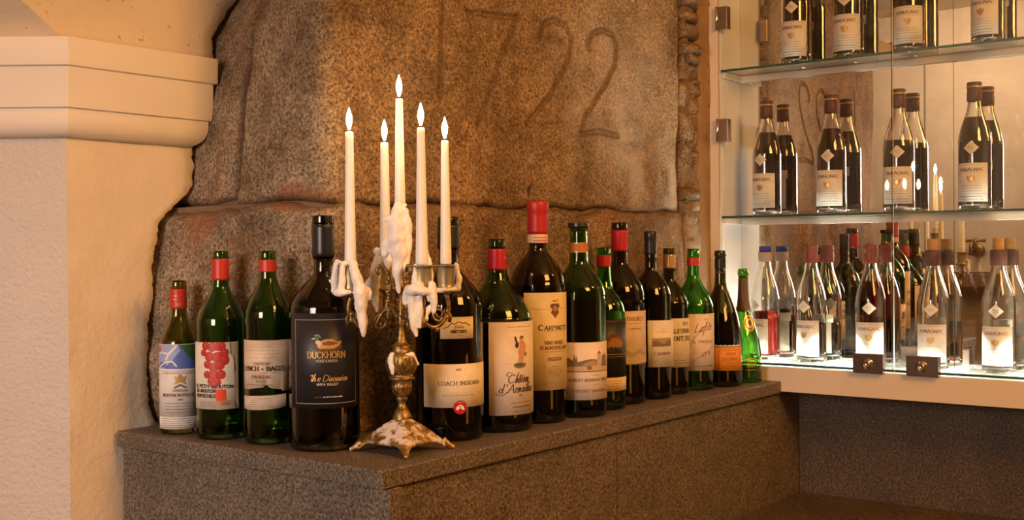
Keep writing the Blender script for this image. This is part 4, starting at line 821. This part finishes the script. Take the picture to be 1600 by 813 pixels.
def spiral(c, d, r0, turns=1.4, n=22, start=math.pi):
    o = []
    for k in range(n+1):
        q = k/n; a = start-2*math.pi*turns*q; rr = r0*(1-.78*q); o.append(Vector(c)+d*(rr*math.cos(a))+Vector((0, 0, rr*math.sin(a))))
    return o
for k, (nm, lat, dep, zc, zt) in enumerate(ARM):
    o3 = RT2*lat+FW2*dep; d = o3.normalized(); L = o3.length
    a = MB()
    pts = crom([d*.006+Vector((0, 0, .224)), d*.018+Vector((0, 0, .240)), d*.032+Vector((0, 0, .232)), d*.044+Vector((0, 0, .212)), d*.060+Vector((0, 0, .206)), d*.074+Vector((0, 0, .215)), d*(L+.004)+Vector((0, 0, .236)), d*L+Vector((0, 0, .262))], 5)
    a.tube(pts, list(np.interp(np.linspace(0, 1, len(pts)), [0, .5, 1], [.0042, .0036, .0042])), 8)
    sp_ = spiral(d*.034+Vector((0, 0, .217)), d, .013, 1.5, 24, math.pi*.5); a.tube(sp_, list(np.linspace(.0028, .0018, len(sp_))), 8); a.ball(sp_[-1], .003, 8)
    sp_ = spiral(d*(L-.014)+Vector((0, 0, .228)), d, .012, 1.4, 24, -math.pi*.4); a.tube(sp_, list(np.linspace(.0026, .0018, len(sp_))), 8)
    for q in (.4, .62, .8): a.ball(Vector(pts[int(q*(len(pts)-1))])-Vector((0, 0, .004)), .0045, 8)
    a.ball(d*(L*.99)+Vector((0, 0, .232)), .0055, 10); a.tube([d*L+Vector((0, 0, .236)), d*(L+.008)+Vector((0, 0, .224)), d*(L+.005)+Vector((0, 0, .214))], [.003, .0026, .0035], 8)
    ar = a.build('arm', MT['brass'], cb, True)
    # upright scroll rod beside the stem, carrying the arm
    u = MB(); e1 = d*.021
    u.tube(crom([e1+Vector((0, 0, .222)), e1*1.15+Vector((0, 0, .245)), e1*.85+Vector((0, 0, .270)), e1*1.0+Vector((0, 0, .296)), e1*1.5+Vector((0, 0, .312)), e1*1.9+Vector((0, 0, .305)), e1*1.7+Vector((0, 0, .297))], 4), .0032, 8)
    for z in (.236, .252, .268, .284, .298): u.ball(e1*1.05+Vector((0, 0, z)), .0052, 8)
    u.build('scroll', MT['brass'], cb, True)
    c = MB(); zc0 = zc-.004
    c.lathe([(0, .262), (.006, .262), (.0105, .266), (.021, .268), (.0225, .2705), (.0215, .273), (.0150, .2735), (.0145, .280), (.0160, .292), (.0152, zc0-.004), (.0165, zc0-.001), (.0225, zc0), (.0228, zc0+.0022), (.0115, zc0+.0022), (.0112, zc0-.02), (0, zc0-.02)], 32, (o3.x, o3.y, 0))
    cu = c.build('candle_cup', MT['cup_metal'], ar, True); bevel(cu, .0006)
c = MB().lathe([(0, .324), (.010, .326), (.014, .340), (.0165, .352), (.016, .378), (.021, .380), (.0212, .3825), (.0108, .3825), (.0105, .362), (0, .362)], 32); bevel(c.build('candle_cup', MT['cup_metal'], cb, True), .0006)
# wax: merged drips, one crust per cup
def wax(name, parts, parent, vox=.0016):
    b_ = MB()
    for p in parts:
        if p[0] == 'd':   # drip: list of (lat, dep, z, r)
            pts = [RT2*a+FW2*c_+Vector((0, 0, z)) for a, c_, z, rr in p[1]]; rad = [rr for *_, rr in p[1]]
            P4 = crom([(*q, r_) for q, r_ in zip(pts, rad)], 5); b_.tube([q[:3] for q in P4], [max(q[3]*(1+.07*math.sin(i*.8+p[1][0][0]*900)), .0013) for i, q in enumerate(P4)], 12)
            b_.ball(pts[0], rad[0], 12); b_.ball(pts[-1], max(rad[-1], .0016), 10)
        else: b_.ball(RT2*p[1]+FW2*p[2]+Vector((0, 0, p[3])), p[4], 14, 0, p[5] if len(p) > 5 else 1)
    o = b_.build(name, MT['wax'], None, True)
    rm = o.modifiers.new('r', 'REMESH'); rm.mode = 'VOXEL'; rm.voxel_size = vox
    sm = o.modifiers.new('s', 'SMOOTH'); sm.factor = .5; sm.iterations = 2
    dg = bpy.context.evaluated_depsgraph_get(); me = bpy.data.meshes.new_from_object(o.evaluated_get(dg)); old = o.data
    o.modifiers.clear(); o.data = me; bpy.data.meshes.remove(old); o.parent = parent
    co = np.empty(len(me.vertices)*3); me.vertices.foreach_get('co', co); co = co.reshape(-1, 3); no = np.empty(len(me.vertices)*3); me.vertices.foreach_get('normal', no); no = no.reshape(-1, 3)
    q = (fbm(co[:, 0]+co[:, 1]*.7, co[:, 2]*.55+co[:, 1], 110, 3)-.5)*.0042+(fbm(co[:, 0]-co[:, 1], co[:, 2], 260, 2)-.5)*.0012
    me.vertices.foreach_set('co', (co+no*q[:, None]).ravel())
    me.polygons.foreach_set('use_smooth', [True]*len(me.polygons)); me.update(); me.name = name
    return o
l, dp = -.0815, -.020
wax('wax_drip', [('d', [(l-.022, dp, .318, .005), (l-.025, dp-.002, .300, .0062), (l-.027, dp-.002, .284, .0066), (l-.026, dp, .271, .007)]), ('d', [(l-.009, dp-.017, .315, .0048), (l-.012, dp-.017, .300, .0056), (l-.012, dp-.018, .284, .0054), (l-.014, dp-.018, .272, .006)]),
  ('d', [(l-.027, dp-.004, .270, .0052), (l-.016, dp-.018, .268, .0062), (l, dp-.022, .269, .005)]),
  ('d', [(l+.006, dp-.018, .316, .0068), (l+.010, dp-.019, .302, .0078), (l+.014, dp-.019, .288, .0088), (l+.018, dp-.018, .274, .0115), (l+.019, dp-.016, .258, .0125), (l+.019, dp-.015, .244, .0105), (l+.020, dp-.014, .226, .0085), (l+.022, dp-.014, .208, .0062), (l+.023, dp-.014, .196, .003)]),
  ('d', [(l+.022, dp-.014, .276, .006), (l+.032, dp-.012, .270, .0055), (l+.033, dp-.012, .258, .004)]), ('d', [(l-.024, dp, .3185, .003), (l-.010, dp-.014, .3185, .0028), (l+.004, dp-.017, .318, .004)])], cb)
l, dp = -.034, .080
wax('wax_drip', [('d', [(l-.010, dp-.017, .322, .009), (l-.015, dp-.016, .300, .0095), (l-.017, dp-.015, .280, .0095), (l-.018, dp-.014, .262, .008), (l-.016, dp-.014, .246, .0055), (l-.014, dp-.014, .232, .003)]), ('d', [(l-.024, dp-.008, .285, .007), (l-.033, dp-.006, .272, .006), (l-.034, dp-.006, .262, .0045)]), ('d', [(l+.002, dp-.02, .334, .0105), (l+.008, dp-.022, .322, .010), (l+.004, dp-.022, .308, .006)]), ('b', l-.012, dp-.012, .335, .008)], cb)
wax('wax_drip', [('b', 0, 0, .402, .0115, 1.0), ('d', [(-.001, -.004, .412, .0095), (-.003, -.006, .398, .0125), (-.005, -.008, .384, .0155), (-.004, -.010, .368, .0175), (-.003, -.010, .352, .0185), (.0, -.012, .336, .017), (-.002, -.014, .318, .0125), (-.004, -.015, .300, .009), (-.003, -.015, .284, .006), (-.002, -.015, .268, .0035)]),
  ('d', [(.009, -.010, .404, .006), (.013, -.012, .386, .007), (.014, -.012, .366, .0075), (.014, -.013, .344, .007), (.012, -.014, .322, .006), (.011, -.015, .304, .004)]), ('d', [(-.014, -.010, .392, .005), (-.022, -.012, .388, .0035), (-.027, -.012, .389, .002)]), ('d', [(.004, -.004, .412, .005), (.011, -.006, .414, .0025)]), ('d', [(-.016, -.008, .360, .008), (-.022, -.008, .346, .009), (-.026, -.008, .332, .007)])], cb)
l, dp = .042, -.078
wax('wax_drip', [('d', [(l-.022, dp-.008, .272, .0075), (l-.012, dp-.019, .274, .0085), (l+.002, dp-.021, .272, .0072), (l+.014, dp-.016, .271, .006)]), ('d', [(l-.022, dp-.006, .276, .006), (l-.027, dp-.004, .262, .0055), (l-.028, dp-.004, .252, .004)]), ('d', [(l+.016, dp-.014, .283, .0062), (l+.018, dp-.013, .268, .0075), (l+.019, dp-.012, .250, .006), (l+.019, dp-.012, .238, .0035)]), ('b', l-.004, dp-.018, .281, .008), ('d', [(l-.010, dp-.010, .312, .004), (l-.011, dp-.012, .296, .005), (l-.011, dp-.014, .280, .006)]),
  ('d', [(l-.014, dp-.008, .264, .006), (l-.016, dp-.006, .240, .007), (l-.014, dp-.004, .218, .006), (l-.010, dp-.004, .200, .0035)]), ('d', [(l-.004, dp-.008, .262, .006), (l-.005, dp-.006, .238, .0065), (l-.004, dp-.006, .214, .004)])], cb)
l, dp = .0745, .030
wax('wax_drip', [('d', [(l-.031, dp-.010, .338, .0016), (l-.030, dp-.010, .328, .0035), (l-.028, dp-.010, .314, .0062), (l-.028, dp-.010, .298, .0068), (l-.028, dp-.010, .282, .0072), (l-.030, dp-.010, .266, .0055), (l-.030, dp-.010, .252, .003)]), ('d', [(l-.031, dp-.010, .314, .0045), (l-.040, dp-.010, .309, .003)]), ('d', [(l-.038, dp-.012, .300, .0036), (l-.039, dp-.012, .280, .0036), (l-.040, dp-.012, .262, .002)]), ('d', [(l+.018, dp-.012, .312, .0042), (l+.021, dp-.011, .298, .005), (l+.022, dp-.011, .284, .005), (l+.021, dp-.011, .273, .0055)]), ('d', [(l-.024, dp-.008, .270, .0055), (l-.010, dp-.018, .269, .0045), (l+.008, dp-.019, .270, .0042), (l+.022, dp-.010, .271, .0042)]), ('b', l-.034, dp-.02, .222, .0065), ('d', [(l-.026, dp-.014, .240, .005), (l-.036, dp-.018, .228, .006)])], cb)
wax('wax_drip', [('d', [(-.014, -.018, .163, .005), (-.016, -.019, .152, .0062), (-.014, -.021, .142, .0055), (-.013, -.021, .132, .003)]), ('b', .019, -.013, .163, .0058), ('d', [(.019, -.013, .163, .005), (.008, -.018, .162, .0025)]), ('d', [(.023, -.010, .158, .004), (.027, -.004, .146, .003)])], cb)

# ------------------------------------------------------------------ tapers
def candle(lat, dep, z0, z1, r0, r1, label):
    o = RT2*lat+FW2*dep; t = empty('taper_candle', (AX[0]+o.x, AX[1]+o.y, z0)); tag(t, label, 'candle', 'lit tapers in the candelabra')
    h = z1-z0; pr_ = [(0, 0.0005), (r0*.9, .0005), (r0, .004)]+[(r0+(r1-r0)*q**.85, .004+(h-.006)*q) for q in np.linspace(.05, .99, 16)]+[(r1*.97, h-.001), (r1*.75, h), (r1*.4, h-.0012), (0, h-.0018)]
    MB().lathe(pr_, 28).build('candle_body', MT['candle'], t, True)
    MB().tube([(0, 0, h-.003), (.0003, 0, h+.003), (.0012, .0004, h+.0085)], [.0009, .0008, .0007], 8).build('wick', MT['wick'], t, True)
    fp = crom([(0, .0035), (.0016, .0042), (.0028, .0085), (.0044, .0145), (.0051, .0195), (.0046, .0250), (.0032, .0305), (.0016, .0355), (.0005, .0395), (0, .0400)], 3)
    MB().lathe([(a, b_+h) for a, b_ in fp], 16).build('flame', MT['flame'], t, True)
candle(-.0815, -.020, .3145, .535, .0098, .0067, 'lit white taper on the outermost left arm of the candelabra')
candle(-.034, .080, .3175, .526, .0102, .0070, 'lit white taper on the rear arm, between left and tallest')
candle(0, 0, .381, .592, .0100, .0062, 'tallest lit taper rising from a lump of wax in the centre')
candle(.042, -.078, .3135, .535, .0105, .0063, 'lit white taper on the front arm, just right of the tallest')
candle(.0745, .030, .3125, .524, .0098, .0065, 'lit white taper on the outermost right arm of the candelabra')

# ------------------------------------------------------------------ glass-fronted wall cabinet
XF, XM, YL, YR = 1.419, 1.540, 0.170, -0.739
cab = empty('display_cabinet', (XF, -0.28, -0.026)); tag(cab, 'built-in white display cabinet with glass doors, glass shelves and a mirror back', 'cabinet')
def cpart(name, a, b, mat, parent=cab, bev=0.0):
    o = MB().box(a, b).build(name, mat, None); o.parent = parent
    q = Vector((0, 0, 0)); pp = parent
    while pp: q += Vector(pp.location); pp = pp.parent
    for v in o.data.vertices: v.co -= q
    if bev: bevel(o, bev)
    return o
ZT = 1.24
cpart('left_post', (XF, YL, -.026), (XM+.02, .197, ZT), MT['paint'], bev=.001)
cpart('right_post', (XF, YR-.03, -.026), (XM+.02, YR, ZT), MT['paint'], bev=.001)
cpart('base_panel', (XF, YR, -.026), (XF+.018, YL, .0345), MT['paint'], bev=.001)
cpart('bottom_board', (XF+.018, YR, -.026), (XM+.02, YL, -.010), MT['board_grey'])
cpart('top_board', (XF, YR, ZT-.03), (XM+.02, YL, ZT), MT['white_paint'])
for y0, y1 in ((-.389, YL), (YR, -.3905)): cpart('mirror_panel', (XM, y0, -.010), (XM+.006, y1, ZT-.03), MT['mirror'])
cpart('side_lining', (XF+.012, YL-.003, -.010), (XM-.0005, YL-.0002, ZT-.03), MT['white_paint'])
def glass_box(name, a, b, fm, edges, parent=cab):
    """edges: material index per face order bottom, top, y0(front -y), x1, y1, x0"""
    o = MB().box(a, b).build(name, fm, None); o.parent = parent
    o.data.polygons.foreach_set('material_index', edges)
    q = Vector((0, 0, 0)); pp = parent
    while pp: q += Vector(pp.location); pp = pp.parent
    for v in o.data.vertices: v.co -= q
    return o
for zt in (.044, .419, .799, 1.17):
    glass_box('glass_shelf', (XF+.0085, YR+.001, zt-.006), (XM-.001, YL-.0035, zt), [MT['shelf'], MT['edge']], [0, 0, 1, 1, 1, 1])
for zt in (.419, .799, 1.17):
    cpart('shelf_rail', (XM-.012, YR+.001, zt-.0225), (XM-.0004, YL-.0036, zt-.0063), MT['rail'], bev=.001)
    cpart('shelf_rail', (XF+.013, YL-.013, zt-.0200), (XM-.0122, YL-.0036, zt-.0063), MT['rail'], bev=.001)
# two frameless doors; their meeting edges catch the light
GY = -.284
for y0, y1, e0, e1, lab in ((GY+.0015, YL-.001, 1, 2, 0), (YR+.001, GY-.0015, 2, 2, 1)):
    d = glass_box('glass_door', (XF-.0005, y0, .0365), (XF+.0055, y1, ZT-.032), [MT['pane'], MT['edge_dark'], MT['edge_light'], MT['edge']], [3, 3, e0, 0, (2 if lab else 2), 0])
    yc = -.253 if not lab else -.318
    ly0, ly1 = (-.263, -.190) if not lab else (-.392, -.318)
    lk = cpart('lock', (XF-.012, ly0, .034), (XF+.010, ly1, .0805), MT['lock'], d, .0015)
    k = MB(); cy = (ly0+ly1)/2; zc = .057
    pr_ = [(0, .0), (.013, .0), (.0125, .004), (.0085, .005), (.008, .009), (.0065, .0095), (.0055, .007), (0, .007)]
    k.lathe(pr_, 24); k.v = [(XF-.012-z-XF, cy+x+.28, zc+y+.026) for x, y, z in k.v]
    o = k.build('lock_cylinder', MT['chrome'], lk, True)
    hy0, hy1 = ((YL-.030, YL) if not lab else (YR, YR+.03))
    for z0 in (.612, .902, .09):
        if z0 == .09: continue
        hg = cpart('hinge', (XF-.008, hy0, z0), (XF+.013, hy1, z0+.058), MT['hinge'], d, .001)
        kn = MB().tube([(XF-.007-XF, (YL if not lab else YR)+.28, z0-.001+.026), (XF-.007-XF, (YL if not lab else YR)+.28, z0+.059+.026)], .0035, 10)
        kn.build('hinge_pin', MT['chrome'], hg, True)
# uplights set in the cabinet floor
MT['led'] = emit('uplight_lens', (1.0, 0.92, 0.82), 1500)
for y in (.10, -.12, -.36, -.60):
    lt = MB().lathe([(.0, .008), (.016, .008), (.016, .010), (.020, .010), (.021, .0), (.0, .0)], 24, (1.468-XF, y+.28, -.010+.026)).build('uplight_ring', MT['chrome'], cab, True)
    MB().lathe([(0, .0092), (.0155, .0092), (.0155, .0085), (0, .0085)], 24, (1.468-XF, y+.28, -.010+.026)).build('uplight_lens', MT['led'], lt, True)

# ------------------------------------------------------------------ brandy bottles
GB = 'armagnac bottles in the cabinet'
def brandy(xy, z0, camaz, la, level, liq, cap, label, h=.297):
    r = .0365; hs = h/.297
    t = empty('brandy_bottle', (xy[0], xy[1], z0), R(camaz+la)); tag(t, label, 'bottle', GB)
    S_ = [(r, .010), (r, .08), (r, .150), (.0362, .160), (.0345, .172), (.0305, .190), (.0255, .206), (.0205, .222), (.0165, .238), (.0148, .255), (.0142, .268)]
    body = crom(S_, 3); 
    outer = [(0, .003), (r*.7, .0015), (r*.86, .0), (r*.96, .002), (r*.995, .006)]+body+[(.0155, .270), (.0155, .282), (.0095, .282)]
    inn = [(a-.0026, b_) for a, b_ in body if b_ > .02]
    inner = [(.0095, .282)]+inn[::-1]+[(r-.003, .016), (r*.8, .010), (r*.4, .012), (0, .015)]
    MB().lathe(outer[:-1]+inner, 44).build('glass_body', MT['g_clear'], t, True)
    q = [(0, .0153), (r*.4, .0123), (r*.8, .0103), (r-.0033, .0165)]+[(a-.0003, b_) for a, b_ in inn if b_ < level]
    rl = float(np.interp(level, [b_ for a, b_ in inn], [a for a, b_ in inn]))-.0003
    MB().lathe(q+[(rl, level), (0, level)], 40).build('brandy', MT[liq], t, True)
    if cap == 'brown' or cap == 'wax':
        m_ = 'cap_brown' if cap == 'brown' else 'cap_wax'
        c = MB().lathe([(.0160, .252), (.0166, .253), (.0168, .272), (.0160, .276), (.0160, .281), (.0166, .283), (.0166, .2945), (.0155, .2965), (0, .297)], 32).build('capsule', MT[m_], t, True)
        if cap == 'brown': MB().lathe([(.0160, .2835), (.0172, .2836), (.0172, .288), (.0160, .2881)], 32).build('wax_seal', MT['foil_gold'], c, True)
    elif cap == 'blue':
        c = MB().lathe([(.0166, .256), (.0172, .257), (.0176, .280), (.0166, .2805)], 32).build('capsule', MT['cap_paper'], t, True); MB().lathe([(.0148, .2806), (.0155, .2815), (.0155, .293), (.0145, .2955), (0, .296)], 32).build('stopper', MT['cap_blue'], t, True)
    else:
        MB().lathe([(.0176, .246), (.0185, .247), (.0188, .268), (.0180, .2815), (.0168, .283), (0, .283)], 32).build('capsule', MT['cap_brown'], t, True); MB().lathe([(.0125, .2832), (.0128, .284), (.0126, .3085), (.0118, .310), (0, .310)], 24).build('cork', MT['cork'], t, True)
    lb = wrap_label('label', t, 'label_white', r+.0005, -62, 62, .019, .108)
    pr = Print(); pr.rect('sepia_mid', -.036, .1035, .036, .1038); pr.text('ink_brown', 'ARMAGNAC', 0, .089, .0075, .058, w=.2); pr.rect('sepia_pale', -.038, .0855, .038, .0859)
    pr.poly('ink_gold', [(-.009, .079), (-.003, .077), (0, .081), (.003, .077), (.009, .079), (.008, .069), (0, .062), (-.008, .069)]); pr.ell('foil_gold', 0, .071, .004, .005)
    for k in range(3): pr.small('sepia_mid', 0, .055-k*.006, .05, .0014, k)
    pr.rect('sepia_mid', -.038, .0365, .038, .037); pr.small('ink_soft', 0, .030, .056, .002, 5); pr.small('sepia_mid', 0, .024, .056, .0016, 6); pr.wrap('label_print', lb, r+.0009)
    dm = Print(); dm.poly('label_cream', [(-.0175, .143), (0, .127), (.0175, .143), (0, .159)]); do = dm.wrap('diamond_label', t, r+.0007, a0=.03)
    if do:
        pr = Print(); pr.small('ink_brown', 0, .1445, .014, .0016, 2); pr.small('ink_soft', 0, .140, .012, .0014, 3); pr.wrap('label_print', do, r+.0011, a0=.03)
    bl = wrap_label('back_label', t, 'label_cream', r+.0005, 152, 204, .019, .098); wrap_label('back_label', t, 'label_cream', r+.0007, 145, 212, .098, .120)
    return t
SH = [(.419, [(.0677, -154.9, -30, .214, 'brandy_dark', 'brown', 'full dark armagnac bottle at the left end of the middle glass shelf'), (-.106, -157.9, -17, .212, 'brandy_dark', 'brown', 'second armagnac bottle from the left on the middle glass shelf'), (-.2756, -161, -7, .172, 'brandy_dark', 'brown', 'middle-shelf armagnac bottle with an empty clear shoulder, at the door gap'), (-.4523, -164.3, -14, .215, 'brandy_dark', 'brown', 'right-hand full dark armagnac bottle on the middle glass shelf')]),
      (.799, [(-.014, -156.3, -19, .214, 'brandy_dark', 'brown', 'cut-off armagnac bottle at the left end of the top glass shelf'), (-.1519, -158.7, -16, .213, 'brandy_dark', 'brown', 'second cut-off armagnac bottle from the left on the top shelf'), (-.3007, -161.4, -4, .212, 'brandy_dark', 'brown', 'top-shelf armagnac bottle just right of the door gap'), (-.4831, -164.8, -26, .214, 'brandy_dark', 'brown', 'right-hand armagnac bottle on the top glass shelf')]),
      (.044, [(.0746, -154.8, -52, .128, 'brandy_red', 'blue', 'half-full armagnac bottle with a blue stopper on the bottom shelf'), (-.0515, -157, -33, .103, 'brandy_dark', 'wax', 'one-third full clear armagnac bottle with red wax beside the blue-stoppered one'), (-.2043, -159.7, -8, .207, 'brandy_red', 'wax', 'nearly full red-brown armagnac bottle behind the left lock'), (-.3553, -162.4, -10, .057, 'brandy_amber', 'cork', 'almost empty corked armagnac bottle behind the right lock'), (-.504, -165.2, -12, .080, 'brandy_amber', 'cork', 'corked armagnac bottle with a little amber at the right edge')])]
for z0, rows in SH:
    for y, ca, la, lev, liq, cap, lab in rows: brandy((1.489, y), z0+.0002, ca, la, lev, liq, cap, lab)

# ------------------------------------------------------------------ pendant lamp out of frame (its trapezoid shade glints in the bottles)
pl = empty('pendant_lamp', (1.0, -1.1, 1.0)); tag(pl, 'conical warm pendant lamp hanging over the bench', 'lamp')
MT['shade'] = emit('lit_shade', (1.0, 0.52, 0.15), 26)
MB().lathe([(.035, .10), (.036, .10), (.085, 0), (.084, 0), (.035, .0985)], 32).build('lamp_shade', MT['shade'], pl, True)
MB().tube([(0, 0, .10), (0, 0, 1.0)], .003, 8).build('cord', MT['foil_black'], pl, True)
MB().lathe([(0, .13), (.012, .13), (.014, .095), (.036, .0955), (.036, .101), (.016, .103), (0, .131)], 20).build('lamp_cap', MT['foil_black'], pl, True)

# stone basin with a brass tap on the far wall, seen only in the cabinet mirror
sb = empty('stone_basin', (-4.0, 1.10, 0.0)); tag(sb, 'old stone basin on the far wall, visible in the cabinet mirror', 'basin')
vs = []; W, Dp, H = .44, .34, .15
ro = [(0, -W/2), (Dp*.8, -W/2), (Dp, -W*.3), (Dp, W*.3), (Dp*.8, W/2), (0, W/2)]
n = len(ro); cxm = Dp*.48
for sc1, z in ((.72, 0), (.95, .06), (1, H), (.84, H), (.70, .06)): vs += [(cxm+(x-cxm)*sc1 if x > 0 else .001, y*sc1, z) for x, y in ro]
fs = [(i*n+k, i*n+(k+1) % n, (i+1)*n+(k+1) % n, (i+1)*n+k) for i in range(4) for k in range(n)]+[tuple(range(n))[::-1], tuple(range(4*n, 5*n))]
bevel(mesh('bowl', vs, fs, MT['plaster_band'], sb), .006)
wt = empty('wall_tap', (-4.0, 1.10, 0.30)); tag(wt, 'ornate brass tap above the far stone basin, visible in the mirror', 'tap')
MB().lathe([(0, 0), (.045, 0), (.042, .012), (.02, .016), (0, .017)], 20).build('rosette', MT['brass'], wt, True).rotation_euler = (0, R(90), 0)
MB().tube(crom([(.01, 0, 0), (.06, 0, .01), (.11, 0, .05), (.15, 0, .06), (.18, 0, .03), (.185, 0, -.03)], 4), .014, 10).build('spout', MT['brass'], wt, True)
MB().tube([(.07, -.05, .07), (.07, .05, .07)], .009, 8).ball((.07, -.055, .07), .014).ball((.07, .055, .07), .014).tube([(.07, 0, .0), (.07, 0, .09)], .01, 8).build('handle', MT['brass'], wt, True)
